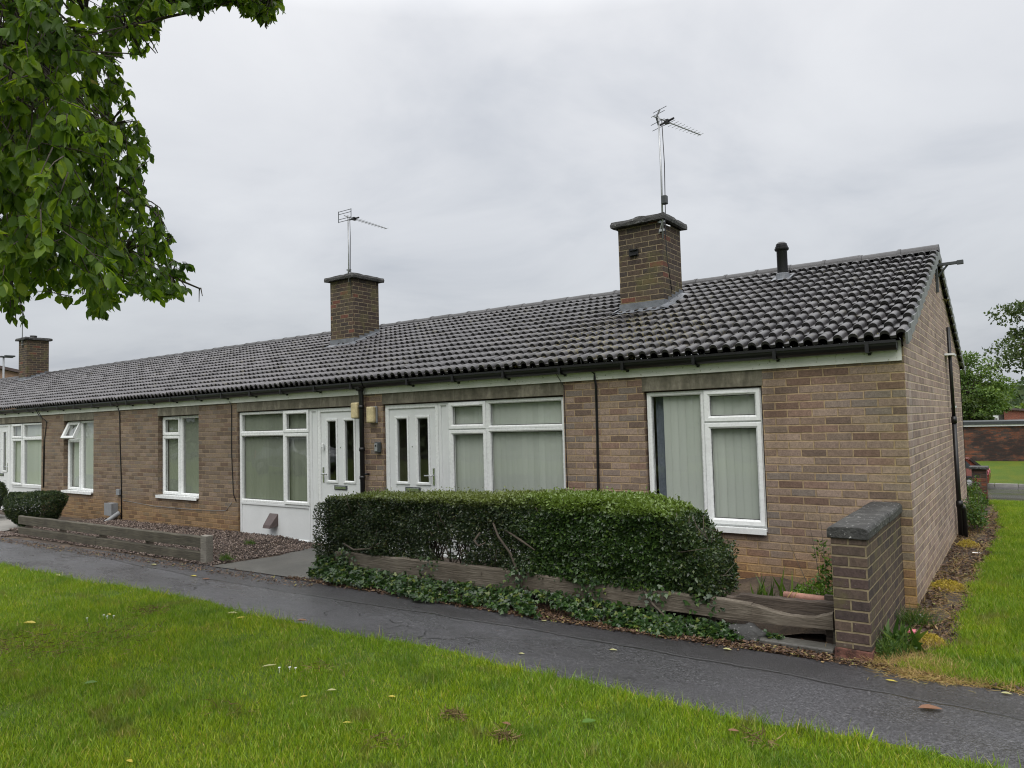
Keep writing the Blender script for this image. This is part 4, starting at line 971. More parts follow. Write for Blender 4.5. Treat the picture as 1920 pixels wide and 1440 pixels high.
# ---- box hedge: clipped top, rounded right end, thin see-through patch low in the middle
def hedge_top(x):
    return np.interp(x,[-5.98,-5.9,-5.3,-4,-3,-2.2,-1.95,-1.70,-1.52,-1.40,-1.30],[.78,.87,.90,.945,.985,.99,.975,.91,.81,.66,.42])
def hedge_bot(x):
    return np.interp(x,[-5.98,-5.7,-5.5,-1.6,-1.25],[-.03,.0,.24,.26,.20])
r=empty('hedge',(-3.6,-1.25,.1),label='clipped privet box hedge in front of the two doors, above the timber board',cat='hedge')
n=205000
X=RNG.uniform(-5.98,-1.28,n); ZT=hedge_top(X); ZB=hedge_bot(X)
yf=-1.50+.05*noise3(np.stack([X,0*X,RNG.uniform(0,1,n)],-1),3,1); yb_=-.86
U=RNG.uniform(0,1,n)
T=RNG.uniform(0,1,n)
depth=np.abs(RNG.normal(0,.055,n))
front=U<.60; top=(U>=.60)&(U<.84); back=(U>=.84)&(U<.93); inn=U>=.93
Z=ZB+(ZT-ZB)*T; Y=np.where(front,yf+depth,0)
Y=np.where(top,RNG.uniform(-1.52,-.86,n),Y); Z=np.where(top,ZT-depth*.8,Z)
Y=np.where(back,yb_-depth,Y); Y=np.where(inn,RNG.uniform(-1.4,-.95,n),Y)
# rounded shoulders
sh=np.clip((Z-(ZT-.10))/.10,0,1); Y=np.where(front,Y+.05*sh**2,Y)
bulge=noise3(np.stack([X*1.2,Y,Z*1.4],-1),4.,3); Y=np.where(front,Y-.050*bulge-.028*noise3(np.stack([X,Y,Z],-1),13.,14),Y); Z=np.where(top,Z+.022*noise3(np.stack([X,Y,X],-1),6,5)+.016*noise3(np.stack([X,Y,X],-1),17,6)+RNG.uniform(.02,.07,n)*(RNG.uniform(0,1,n)>.985),Z)
P=np.stack([X,Y,Z],-1)
hole=noise3(P*np.array([1,.2,1]),5.5,8)*.5+noise3(P*np.array([1,.2,1]),14,9)*.5
lowmid=np.clip((.72-Z)/.25,0,1)*np.clip(1-np.abs(X+4.1)/1.5,0,1)
lowall=np.clip((.50-Z)/.22,0,1)*np.clip((-2.2-X)/.8,0,1)*np.clip((X+5.6)/.5,.25,1)
keep=(hole>-1.5+1.75*np.maximum(lowmid,.45*lowall)) & (RNG.uniform(0,1,n)>.62*np.maximum(lowmid,lowall*.6)) & ~((hole<-.55)&(RNG.uniform(0,1,n)<.6))
lf=RNG.uniform(0,1,n)
keep &= ~((X<-3.0)&(lf<.18))
P=P[keep]; O=np.where(front[keep][:,None],np.array([0,-1,.25]),np.where(top[keep][:,None],np.array([0,-.1,1.]),np.array([0,.6,.2])))
O=O+np.array([1.,0,0])*np.clip((P[:,0:1]+1.75)/.4,0,1)-np.array([1.,0,0])*np.clip((-5.72-P[:,0:1])/.25,0,1)
sz=np.where(P[:,0]<-3.0,.027,.035)*RNG.uniform(.7,1.25,len(P))
leaf_cloud('leaves',P,unit(O),sz,M['hedge'],r,ar=.56,spread=.62)
# left end wraps down to the ground
n=9000; P=np.stack([-5.97+np.abs(RNG.normal(0,.05,n)),RNG.uniform(-1.62,-.86,n),RNG.uniform(-.03,.82,n)],-1); P[:,1]-=.06*noise3(P,4,4)
leaf_cloud('leaves',P,np.tile([-1.,-.2,.2],(n,1)),.024,M['hedge'],r,ar=.56,spread=.6)
n=3000; X=RNG.uniform(-1.42,-1.24,n); Z=RNG.uniform(.20,.62,n); P=np.stack([X,RNG.uniform(-1.52,-.9,n),Z],-1)
leaf_cloud('leaves',P,np.tile([1.,-.3,.1],(n,1)),.026,M['hedge'],r,ar=.56,spread=.6)
q=MB()
for i in range(150):
    x=RNG.uniform(-6.0,-1.25); y=RNG.uniform(-1.42,-1.0); h=float(hedge_top(x))-.08
    p=[(x,y,.02)]; 
    for t in (.25,.5,.75,1.): p.append((x+RNG.normal(0,.05),y+RNG.normal(0,.05),h*t))
    q.tube(p,[.011,.009,.007,.005,.003],5)
for i in range(260):
    x=RNG.uniform(-6.0,-1.3); y=RNG.uniform(-1.5,-1.05); z=RNG.uniform(.25,.75); d=rand_dirs(1)[0]*.16
    q.tube([(x,y,z),(x+d[0],y+d[1]*.5,z+abs(d[2])*.7),(x+1.7*d[0]+.03,y+d[1],z+abs(d[2])*1.4)],[.005,.004,.002],4)
for pts in ([(-3.45,-1.50,.72),(-3.36,-1.54,.60),(-3.22,-1.54,.45),(-3.15,-1.53,.28),(-3.08,-1.54,.10)],[(-3.60,-1.52,.62),(-3.66,-1.54,.54),(-3.60,-1.55,.49),(-3.52,-1.54,.53)],[(-5.6,-1.52,.36),(-5.4,-1.55,.31),(-5.15,-1.54,.34),(-5.0,-1.52,.42)],[(-3.3,-1.5,.66),(-3.1,-1.53,.58),(-2.95,-1.52,.50)],[(-1.9,-1.5,.3),(-1.75,-1.57,.16),(-1.6,-1.6,.06)]):
    q.tube(pts,[.010]+[.012]*(len(pts)-2)+[.006],6)
q.build('stems',M['twig'],r,smooth=True)
# ---- ivy spilling below the board
n=6000; X=RNG.uniform(-5.97,-.72,n)
yo=-1.74+np.interp(X,[-6.1,-5.6,-4,-2.6,-1.5,-.7],[-.02,-.06,-.17,-.14,-.04,.10])+.05*np.sin(X*5)+.03*np.sin(X*13)
T=RNG.uniform(0,1,n)**.8; Y=-1.53+(yo+1.53)*T
ht=np.interp(X,[-6.1,-5.5,-4.2,-3.4,-2.6,-1.8,-1.1,-.7],[.24,.14,.10,.11,.15,.09,.06,.03])*(1-T**1.6)
Z=ht*RNG.uniform(.55,1.,n)+.01+.02*RNG.uniform(0,1,n)
cl=noise3(np.stack([X,Y*2,0*X],-1),3.2,21)
gap=np.interp(X,[-6.1,-5.,-3.2,-2.7,-2.1,-1.7,-1.4,-.7],[-.75,-.50,-.40,.12,.20,-.15,-.40,-.1])
cl=cl*.6+.5*noise3(np.stack([X,Y*2,0*X],-1),8.,22); keep=cl>gap; P=np.stack([X,Y,Z],-1)[keep]
A=unit(np.array([0,-.55,-.25])+rand_dirs(len(P))*.7); Nn=unit(np.array([0,-.6,.9])+rand_dirs(len(P))*.45)
A,B,C=frames(A,Nn); L=RNG.uniform(.024,.058,len(P)); V,F=scatter(IVY[0],IVY[1],P,A,B,C,np.stack([L,L,L],-1))
o=np_mesh('ivy',V,F,M['ivy']); tag(o,'dark green ivy ground cover spilling under the timber board onto the path','ivy',kind='stuff')
# a few ivy runners climbing over the board
n=420; cx=RNG.choice([-5.55,-4.3,-3.15,-2.35,-1.72,-1.3],n,p=[.2,.12,.18,.25,.15,.10]); P=np.stack([cx+RNG.normal(0,.09,n),-1.545-np.abs(RNG.normal(0,.02,n)),RNG.uniform(.05,.33,n)],-1)
A,B,C=frames(unit(np.array([0,-.3,-.8])+rand_dirs(n)*.6),unit(np.array([0,-1,.3])+rand_dirs(n)*.4)); L=RNG.uniform(.022,.045,n); V,F=scatter(IVY[0],IVY[1],P,A,B,C,np.stack([L,L,L],-1))
o=np_mesh('ivy_runner',V,F,M['ivy']); tag(o,'short ivy runners climbing over the face of the timber board','ivy',kind='stuff')
# ---- leaf litter and debris along the path edge
def litter(name, X, Y, size, label, zoff=.012, mat='litter_leaf'):
    n=len(X); P=np.stack([X,Y,gz(X,Y)+zoff+RNG.uniform(0,.008,n)],-1); A=unit(rand_dirs(n)*np.array([1,1,.25])); N=unit(np.array([0,0,1.])+rand_dirs(n)*.5)
    A,B,C=frames(A,N); L=size*RNG.uniform(.5,1.4,n); V,F=scatter(LEAF4[0],LEAF4[1],P,A,B,C,np.stack([L,L*.5,L],-1)); o=np_mesh(name,V,F,M[mat]); return tag(o,label,'leaf litter',kind='stuff')
n=5200; X=RNG.uniform(-6.2,.9,n); Y=-1.79+RNG.normal(0,.035,n)-np.where(X>-.9,-.02,.03); 
X2=RNG.uniform(-3.6,-.35,5200); Y2=RNG.uniform(-1.90,-1.47,5200); Y2=np.where(X2>-1.4,np.maximum(Y2,-1.80),Y2)
litter('leaf_litter',np.concatenate([X,X2]),np.concatenate([Y,Y2]),.028,'brown leaf litter and twigs along the house side edge of the path')
n=2600; X=RNG.uniform(-16,-5.6,n); Y=-2.0+RNG.normal(0,.07,n)-np.clip((-X-7)*.03,0,.25); litter('path_debris',X,Y,.03,'reddish brown debris scattered along the path in front of the timber rails')
# ---- gravel
def gravel(name, X, Y, label, zoff=0., s=.016):
    n=len(X); oct_v=[(1,0,0),(-1,0,0),(0,1,0),(0,-1,0),(0,0,.7),(0,0,-.7)]; oct_f=[(0,2,4),(2,1,4),(1,3,4),(3,0,4),(2,0,5),(1,2,5),(3,1,5),(0,3,5)]
    P=np.stack([X,Y,gz(X,Y)+zoff+RNG.uniform(0,.012,n)],-1); A,B,C=frames(rand_dirs(n),rand_dirs(n)+.01); S=s*RNG.uniform(.5,1.3,(n,3)); V,F=scatter(oct_v,oct_f,P,A,B,C,S)
    o=np_mesh(name,V,F,M['gravel']); return tag(o,label,'gravel',kind='stuff')
n=17000; X=RNG.uniform(-14.6,-7.6,n); Y=RNG.uniform(-1.86,-.03,n)
edge_x=np.interp(Y,[-1.86,-.95,-.5,0],[-7.75,-7.65,-7.3,-7.0]); k=(X<edge_x)
rise=np.where(Y>-1.70,.045*np.clip((-8.15-X)/.5,0,1),.0)
o=gravel('gravel',X[k],Y[k],'pinkish brown gravel behind the timber rails and beside the white front',.012+rise[k])
bxx=lin(-14.6,-8.1,30); strip('gravel_bed',bxx,np.full(30,-1.70),np.full(30,.0),.050*np.clip((-8.15-bxx)/.5,0,1)-.002,M['soil'])
n=1500; X=RNG.uniform(-16.2,-13.9,n); Y=RNG.uniform(-2.05,-1.75,n); gravel('slate_chips',X,Y,'grey purple chippings at the path edge by the pale slabs',.01)
# ---- raised soil of the bed, plants in it
q=MB(); bx=lin(-3.4,-.335,24); by=lin(-1.435,-.004,9)
V=[(x,y,.105+.03*math.sin(x*4+y*3)+.02*math.sin(x*9)-.05*(y<-1.3)) for y in by for x in bx]; F=[(j*24+i,j*24+i+1,(j+1)*24+i+1,(j+1)*24+i) for j in range(8) for i in range(23)]
q.add(V,F); o=q.build('bed_soil',M['soil'],smooth=True); o['kind']='structure'
def blades(root, name, c, n, h, wdt, lean, mat, rad=.1):
    P=np.stack([c[0]+RNG.normal(0,rad,n),c[1]+RNG.normal(0,rad*.6,n),np.full(n,c[2])],-1)
    A=unit(np.array([0,0,1.])+rand_dirs(n)*lean); A[:,2]=np.abs(A[:,2]); N=rand_dirs(n)*np.array([1,1,.1])+.001
    A,B,C=frames(A,N); L=h*RNG.uniform(.55,1.1,n); V,F=scatter(BLADE[0],BLADE[1],P,A,B,C,np.stack([L,np.full(n,wdt),L],-1)); return np_mesh(name,V,F,mat,root)
def mound(root, name, c, rx, ry, h, n, size, mat, tmpl=LEAF4, ar=.6, ragged=.0, up=.7):
    a=RNG.uniform(0,6.283,n); q=np.sqrt(RNG.uniform(0,1,n)); x=q*np.cos(a); y=q*np.sin(a)
    P=np.stack([c[0]+x*rx,c[1]+y*ry,c[2]+h*(1-q**2)*RNG.uniform(.3,1.,n)],-1); P+=rand_dirs(n)*ragged
    O=unit(np.stack([x,y,np.full(n,up)],-1)); return leaf_cloud(name,P,O,size,mat,root,tmpl=tmpl,ar=ar,spread=.5)
r=empty('leafy_plant',(-.58,-1.05,.18),label='bright green feathery herb clump beside the brick spur wall, behind the timber board',cat='plant')
mound(r,'leaves',(-.60,-1.08,.12),.26,.20,.25,3200,.022,M['herb'])
r=empty('leafy_plant',(-.52,-.80,.2),label='taller dark green weed with thin bare stems standing against the house brick',cat='plant')
mound(r,'leaves',(-.50,-.86,.28),.12,.10,.26,420,.034,M['weed'],ragged=.03)
mound(r,'leaves',(-.60,-.72,.50),.05,.05,.16,60,.03,M['weed'],ragged=.03)
mound(r,'leaves',(-.40,-.95,.42),.05,.05,.06,30,.05,M['herb'])
q=MB()
for (x0,x1,z1) in ((-.58,-.70,.92),(-.50,-.50,.80),(-.46,-.37,.70),(-.66,-.86,.62),(-.54,-.60,.98)):
    q=MB(); q.tube([(x0,-.84,.2),((x0+x1)/2,-.78,.2+(z1-.2)*.5),(x1,-.74,z1)],[.004,.003,.0015],4); q.build('stem',M['twig'],r)
r=empty('grassy_plant',(-.95,-.95,.18),label='tuft of broad strap leaves in the bed below the near window',cat='plant')
blades(r,'leaves',(-.98,-1.0,.10),26,.27,.022,.5,M['weed'],.07); blades(r,'leaves',(-.84,-.9,.10),9,.36,.026,.35,M['weed'],.04)
r=empty('terracotta_pipe',(-.55,-1.30,.28),label='broken terracotta pipe lying on the bed against the spur wall, tied with twine',cat='pipe')
q=MB(); q.tube([(-.76,-1.30,.296),(-.345,-1.33,.300)],.030,14); q.build('pipe',M['terra'],r,smooth=True)
q=MB()
for x in (-.72,-.68): q.tube([(x+.02*math.sin(a),-1.303+.033*math.cos(a),.297+.033*math.sin(a)) for a in lin(0,6.3,14)],.004,4)
q.build('twine',M['straw'],r)
r=empty('wooden_stake',(-.355,-1.36,.2),label='short reddish wooden stake against the left face of the spur wall',cat='stake')
q=MB(); q.box(-.372,-.332,-1.40,-1.37,.15,.44); q.build('stake',M['wood_dark'],r,bevel=.004)
r=empty('concrete_lump',(-1.02,-1.62,.0),label='grey concrete lump half covered by ivy under the right end of the board',cat='rubble')
q=MB()
ico=bmesh.new(); bmesh.ops.create_icosphere(ico,subdivisions=3,radius=1)
vs=[(-.98+v.co.x*.16*(1+.2*math.sin(v.co.z*5+v.co.y*3)),-1.56+v.co.y*.10,.02+v.co.z*.09*(1+.15*math.sin(v.co.x*6))) for v in ico.verts]; fs=[tuple(v.index for v in f.verts) for f in ico.faces]; ico.free()
q.add(vs,fs); q.build('lump',M['coping'],r,smooth=True)
q=MB(); q.box(-.86,-.345,-1.66,-1.50,-.08,.035); o=q.build('kerb_block',M['concrete_path'],bevel=.01); tag(o,'flat concrete edging block beside the foot of the spur wall','kerb block')
# ---- clipped shrubs on the left
def shrub(c, rx, ry, z0, z1, label):
    r=empty('clipped_shrub',(c[0],c[1],float(gz(*c))),label=label,cat='shrub',group='clipped dark shrubs by the third house')
    n=26000; d=rand_dirs(n); d=np.sign(d)*np.abs(d)**.8; rr=(1-np.abs(RNG.normal(0,.09,n)))*(1+.10*noise3(d,3.2,int(-c[0])))
    f=np.clip((d[:,2]+1)/2,0,1); taper=.62+.45*np.clip(f*1.4,0,1)
    P=np.stack([c[0]+d[:,0]*rx*rr*taper,c[1]+d[:,1]*ry*rr*taper,(z0+z1)/2+np.clip(d[:,2]*1.15,-1,.93)*(z1-z0)/2*rr],-1)
    leaf_cloud('leaves',P,unit(d+np.array([0,0,.25])),.034,M['yew'],r,ar=.4,spread=.6)
    q=MB(); 
    for i in range(9): 
        a=RNG.uniform(0,6.28); q.tube([(c[0]+.06*math.cos(a),c[1]+.06*math.sin(a),-.12),(c[0]+rx*.5*math.cos(a),c[1]+ry*.5*math.sin(a),z1*.55)],[.016,.008],5)
    q.build('stems',M['twig'],r)
shrub((-14.92,-1.15),.62,.46,-.06,.60,'clipped dark evergreen shrub standing behind the left end of the timber rails')
shrub((-17.85,-1.12),.66,.46,-.05,.70,'clipped dark evergreen shrub cut off by the left edge of the photo')
# ---- weeds along the gable
def weed(c, kind, label, cat='weed'):
    r=empty('weed_clump',(c[0],c[1],0),label=label,cat=cat)
    if kind=='broad': blades(r,'leaves',(c[0],c[1],0),34,.24,.045,.75,M['weed'],.06); mound(r,'leaves',(c[0]+.03,c[1],.02),.12,.16,.10,140,.04,M['weed'])
    if kind=='grass': blades(r,'leaves',(c[0],c[1],0),260,.17,.004,.7,M['weed'],.07)
    if kind=='tuft': blades(r,'leaves',(c[0],c[1],0),70,.10,.005,.8,M['weed'],.05); mound(r,'leaves',(c[0],c[1],.0),.10,.07,.04,90,.025,M['weed'])
    if kind=='fern': mound(r,'leaves',(c[0],c[1],.0),.10,.14,.12,700,.022,M['weed'],ar=.3,ragged=.02); blades(r,'leaves',(c[0],c[1],0),120,.18,.005,.6,M['weed'],.06)
    if kind=='moss': mound(r,'leaves',(c[0],c[1],.0),c[2],c[2]*1.3,.07,1700,.016,M['moss'],ragged=.01); blades(r,'leaves',(c[0]+.03,c[1]-.1,0),160,.10,.003,.9,M['straw'],c[2]*.7)
    if kind=='tall':
        for i in range(14):
            q=MB(); x=c[0]+RNG.normal(0,.06); y=c[1]+RNG.normal(0,.28); h=RNG.uniform(.28,.62); q.tube([(x,y,-.02),(x+.02,y+.02,h*.5),(x+RNG.normal(0,.05),y,h)],[.006,.004,.002],4)
            q.build('stem',M['twig'],r)
            mound(r,'leaves',(x,y,h*.25),.07,.12,h*.7,90,.042,M['weed'],ragged=.03)
    return r
weed((.0,-1.30),'broad','dark broad leaved weed at the foot of the spur wall, right side')
weed((-.02,-1.52),'fern','feathery green weed by the red brick footing at the front of the spur wall')
weed((.03,-.55),'grass','grey green grass tuft between the spur wall and the house corner')
weed((.15,.95,.15),'moss','yellow moss clump on the bare strip, the nearer of two',cat='moss')
weed((.17,3.55,.12),'moss','yellow moss clump beside the black waste pipe, the farther of two',cat='moss')
weed((.20,-1.05,.09),'moss','faded olive moss patch on the bare strip near the spur wall',cat='moss')
weed((-8.6,-.70),'tuft','small green tuft growing through the gravel below the vent cowl')
weed((-7.80,-1.60),'tuft','small green tuft at the gravel corner beside the rail fence post')
weed((.16,4.9),'tall','tall green weeds against the far part of the gable wall')
weed((.03,7.6),'tall','dense leafy growth at the far end of the gable, in front of the brick pier')
# dry straw on the bare strip and at the path corner
n=4200; Y=RNG.uniform(-1.8,8.2,n); xm=np.interp(Y,ey,xe); X=RNG.uniform(0.02,1,n)*xm
k=noise3(np.stack([X*4,Y,0*X],-1),2.2,33)>-.2; X,Y=X[k],Y[k]; n=len(X)
n2=5200; X=np.concatenate([X,RNG.normal(.17,.13,n2)]); Y=np.concatenate([Y,RNG.normal(-1.64,.11,n2)]); n=len(X)
xo=RNG.uniform(.1,1.2,1500); X=np.concatenate([X,xo]); Y=np.concatenate([Y,-1.83-.03*np.sin(xo*7)+RNG.normal(0,.025,1500)]); n=len(X)
P=np.stack([X,Y,np.full(n,.008)],-1); A=unit(rand_dirs(n)*np.array([1,1,.35])); A[:,2]=np.abs(A[:,2]); A,B,C=frames(A,rand_dirs(n)); L=RNG.uniform(.03,.10,n)
V,F=scatter(BLADE[0],BLADE[1],P,A,B,C,np.stack([L,np.full(n,.003),L],-1)); o=np_mesh('dry_grass',V,F,M['straw']); tag(o,'dry straw coloured grass on the bare strip along the gable wall','dry grass',kind='stuff')
n=9000; Y=RNG.uniform(-1.78,8.2,n); xm=np.interp(Y,ey,xe); X=RNG.uniform(0.0,1.05,n)*xm; X=np.where(Y<-.02,X*.9+.03-.1*(RNG.uniform(0,1,n)<.3)*(Y<-.1),X)
k=noise3(np.stack([X*4,Y,0*X],-1),2.6,35)>-.35
litter('dead_leaves',X[k],Y[k],.035,'dark brown dead leaves and stalks on the bare strip along the gable')
# brown mowings lying on the lawn
XS=[];YS=[]
for px,py,rr,cnt in ((285,1145,.18,170),(60,1215,.40,330),(210,1195,.40,260),(850,1350,.05,130),(945,1392,.05,120),(20,1190,.35,150),(590,1255,.14,60),(720,1400,.10,60),(1420,1400,.06,50),(420,1330,.16,50)):
    x,y=ground_at(px,py); XS.append(x+RNG.normal(0,rr*.8,cnt)); YS.append(y+RNG.normal(0,rr*.45,cnt))
X=np.concatenate(XS);Y=np.concatenate(YS);n=len(X); P=np.stack([X,Y,gz(X,Y)+.03+RNG.uniform(0,.03,n)],-1); A=unit(rand_dirs(n)*np.array([1,1,.25])); A,B,C=frames(A,rand_dirs(n)); L=RNG.uniform(.03,.09,n)
V,F=scatter(BLADE[0],BLADE[1],P,A,B,C,np.stack([L,np.full(n,.005),L],-1)); o=np_mesh('mowings',V,F,M['mowings']); tag(o,'brown dry mowings lying in small heaps on the front lawn','mowings',kind='stuff')
# ---------------------------------------------------------------- grass blades
def grass(name, X, Y, hmin, hmax, wd, label, zoff=.0, lean=.55):
    n=len(X); P=np.stack([X,Y,gz(X,Y)+zoff],-1)
    A=unit(np.array([0,0,1.])+rand_dirs(n)*lean*np.array([1,1,.3])); N=rand_dirs(n)*np.array([1,1,.15])+1e-3; A,B,C=frames(A,N)
    L=RNG.uniform(hmin,hmax,n)*(1+.35*noise3(P,2.3,55)); W=wd*RNG.uniform(.7,1.3,n)
    V,F=scatter(BLADE[0],BLADE[1],P,A,B,C,np.stack([L,W,L],-1)); o=np_mesh(name,V,F,M['grass']); return tag(o,label,'grass',kind='stuff')
def in_view(X,Y,margin=.12):
    dx=X-CAM[0]; dy=Y-CAM[1]; dzz=-CAM[2]
    d=dx*CF.x+dy*CF.y+dzz*CF.z; u=(dx*CR.x+dy*CR.y+dzz*CR.z)/np.maximum(d,.1)*FPX/960; v=(dx*CU.x+dy*CU.y+dzz*CU.z)/np.maximum(d,.1)*FPX/720
    return (d>.3)&(np.abs(u)<1+margin)&(v>-1-margin), d
XS=[];YS=[]
n=1600000; X=RNG.uniform(-17,4.5,n); Y=RNG.uniform(-6.9,-2.9,n); ok,d=in_view(X,Y,.35)
e=np.interp(X,ex,edge)+RNG.normal(0,.028,n)+.025*np.sin(X*23)+.02*np.sin(X*51)
bare=noise3(np.stack([X,Y,0*X],-1),3.1,77)
k=ok&(Y<e)&(RNG.uniform(0,1,n)<np.clip(3.0/np.maximum(d,1),.10,1.)*np.where(bare<-.55,.5,1))
grass('grass',X[k],Y[k],.018,.066,.0043,'bright green mown grass of the front lawn',.006)
n=420000; X=.02+4.2*RNG.uniform(0,1,n)**1.7; Y=RNG.uniform(-1.82,8.9,n); e=np.interp(Y,ey,xe)+RNG.normal(0,.03,n)
k=(X>e)&(Y>-1.80+.03*np.sin(X*9)); grass('grass',X[k],Y[k],.03,.07,.0042,'grass of the side lawn beyond the gable wall',.004)
n=2600; X=RNG.uniform(-15,1.5,n); e=np.interp(X,ex,edge); Y=e-np.abs(RNG.normal(0,.06,n)); ok,d=in_view(X,Y)
grass('long_grass',X[ok],Y[ok],.06,.13,.004,'longer unmown grass stalks along the lawn edge by the path',.004,.8)

# ---------------------------------------------------------------- fallen leaves, litter, small plants in the lawn
def one_leaf(x,y,rz,L,W,mat,label,curl=.25,group='fallen leaves on the path and lawn',z=.012,tilt=0.,name='fallen_leaf',cat='leaf'):
    me=bpy.data.meshes.new(name); vs=[(a*L-L/2,b*W,(abs(b)*curl*W+.12*L*(a-.5)**2)) for a,b in ((0,0),(.2,-.36),(.5,-.5),(.8,-.27),(1,0),(.8,.27),(.5,.5),(.2,.36),(.3,0),(.65,0),(-.22,.02),(-.22,-.02))]
    me.from_pydata(vs,[],[(0,8,1),(1,8,2),(2,8,9),(2,9,3),(3,9,4),(4,9,5),(5,9,6),(6,9,8),(6,8,7),(7,8,0),(0,10,11)]); me.materials.append(M[mat])
    o=bpy.data.objects.new(name,me); COL.objects.link(o); o.location=(x,y,float(gz(x,y))+z); o.rotation_euler=(R(tilt),0,rz); return tag(o,label,cat,group)
for (px,py,rz,L,mat,label) in (
  (1745,1333,.15,.13,'leaf_brown','large curled brown leaf lying alone on the right part of the path'),
  (1672,1280,.1,.07,'leaf_yellow','thin yellow leaf on the path just below the foot of the spur wall'),
  (1888,1304,.2,.06,'leaf_pale','pale leaf at the right edge of the photo where path meets side lawn'),
  (978,1225,.4,.05,'leaf_pale','small pale leaf on the path below the middle of the hedge'),
  (1150,1219,.3,.06,'leaf_pale','pale green leaf on the path left of the ivy tip'),
  (1020,1163,.1,.05,'leaf_pale','pale leaf on the path right under the ivy, hedge middle'),
  (1364,1219,.0,.07,'leaf_pale','pale leaf at the path edge under the right end of the ivy'),
  (363,1075,.2,.09,'leaf_yellow','small yellow leaf on the path before the rail fence end'),
  (386,1081,.5,.10,'leaf_brown','brown leaf on the path near the rail fence end post'),
  (288,1053,.1,.13,'leaf_pale','long pale leaf at the foot of the timber rails'),
  (436,1153,.3,.10,'leaf_pale','pale leaf on the lawn edge, left part'),
  (452,1162,.9,.08,'leaf_yellow','yellow leaf at the lawn edge beside a pale one'),
  (566,1168,.3,.10,'leaf_brown','tan leaf at the lawn edge, centre left'),
  (55,1170,.6,.13,'leaf_yellow','yellow leaf on the lawn at the far left'),
  (108,1078,.2,.10,'leaf_pale','pale leaf on the lawn edge at the far left'),
  (204,1154,.2,.06,'leaf_yellow','tiny yellow leaf on the lawn left of the centre'),
  (570,1315,1.0,.05,'leaf_yellow','tan yellow leaf on the lawn, lower centre left'),
  (651,1366,.8,.05,'leaf_yellow','yellow green leaf on the lawn, lower centre'),
  (735,1316,.4,.05,'leaf_yellow','yellow leaf on the lawn below the path bend, centre'),
  (622,1303,.8,.06,'leaf_pale','pale green leaf on the lawn, centre'),
  (1376,1386,.5,.06,'leaf_brown','tan curled leaf on the lawn, lower right'),
  (505,1255,1.2,.10,'leaf_pale','long pale curved stalk like leaf on the lawn, centre left'),
  (950,1370,.3,.06,'leaf_brown','brown leaf on the lawn, bottom centre'),
  (243,1438,.3,.05,'leaf_yellow','yellow leaf at the bottom edge of the lawn, left')):
    x,y=ground_at(px,py); onlawn = y<-3.0
    one_leaf(x,y,rz+RNG.uniform(-.3,.3),L,L*(.32 if 'long' in label or 'thin' in label else .5),mat,label,z=.045 if onlawn else .010,curl=.5)
for (px,py,label) in ((170,1287,'broad grey green plantain leaf lying in the lawn, lower left'),(1105,1368,'pale green broad leaf in the lawn, bottom centre right')):
    x,y=ground_at(px,py); one_leaf(x,y,.9,.085,.06,'herb',label,group='broad weed leaves in the lawn',z=.05,name='plantain_leaf',cat='weed leaf')
for (px,py,k,label,grp) in ((188,1159,4,'tiny white daisy in the cluster on the left of the lawn','daisies on the left of the lawn'),(540,1257,3,'tiny white daisy in the small group on the lawn, centre left','daisies on the lawn, centre left')):
    x,y=ground_at(px,py)
    for i in range(k):
        q=MB(); q.lathe((x+RNG.normal(0,.06),y+RNG.normal(0,.05),float(gz(x,y))+.045),[(.002,-.04),(.002,-.002),(.009,0),(.009,.004)],7)
        tag(q.build('daisy',M['paper']),label,'daisy',grp)
r=MB(); r.box(.0,.075,-.86,-.80,.008,.03); o=r.build('wrapper',M['pink'],bevel=.006); tag(o,'crumpled pink wrapper on the bare strip beside the spur wall','litter')
r=MB(); r.box(.03,.07,-.30,-.27,.005,.02); o=r.build('paper_scrap',M['paper'],bevel=.004); tag(o,'small white paper scrap beside the house corner','litter','white scraps on the bare strip')
r=MB(); r.box(.24,.33,2.98,3.03,.01,.016); o=r.build('paper_scrap',M['paper'],bevel=.002); tag(o,'flat white scrap on the bare strip beyond the waste pipe','litter','white scraps on the bare strip')

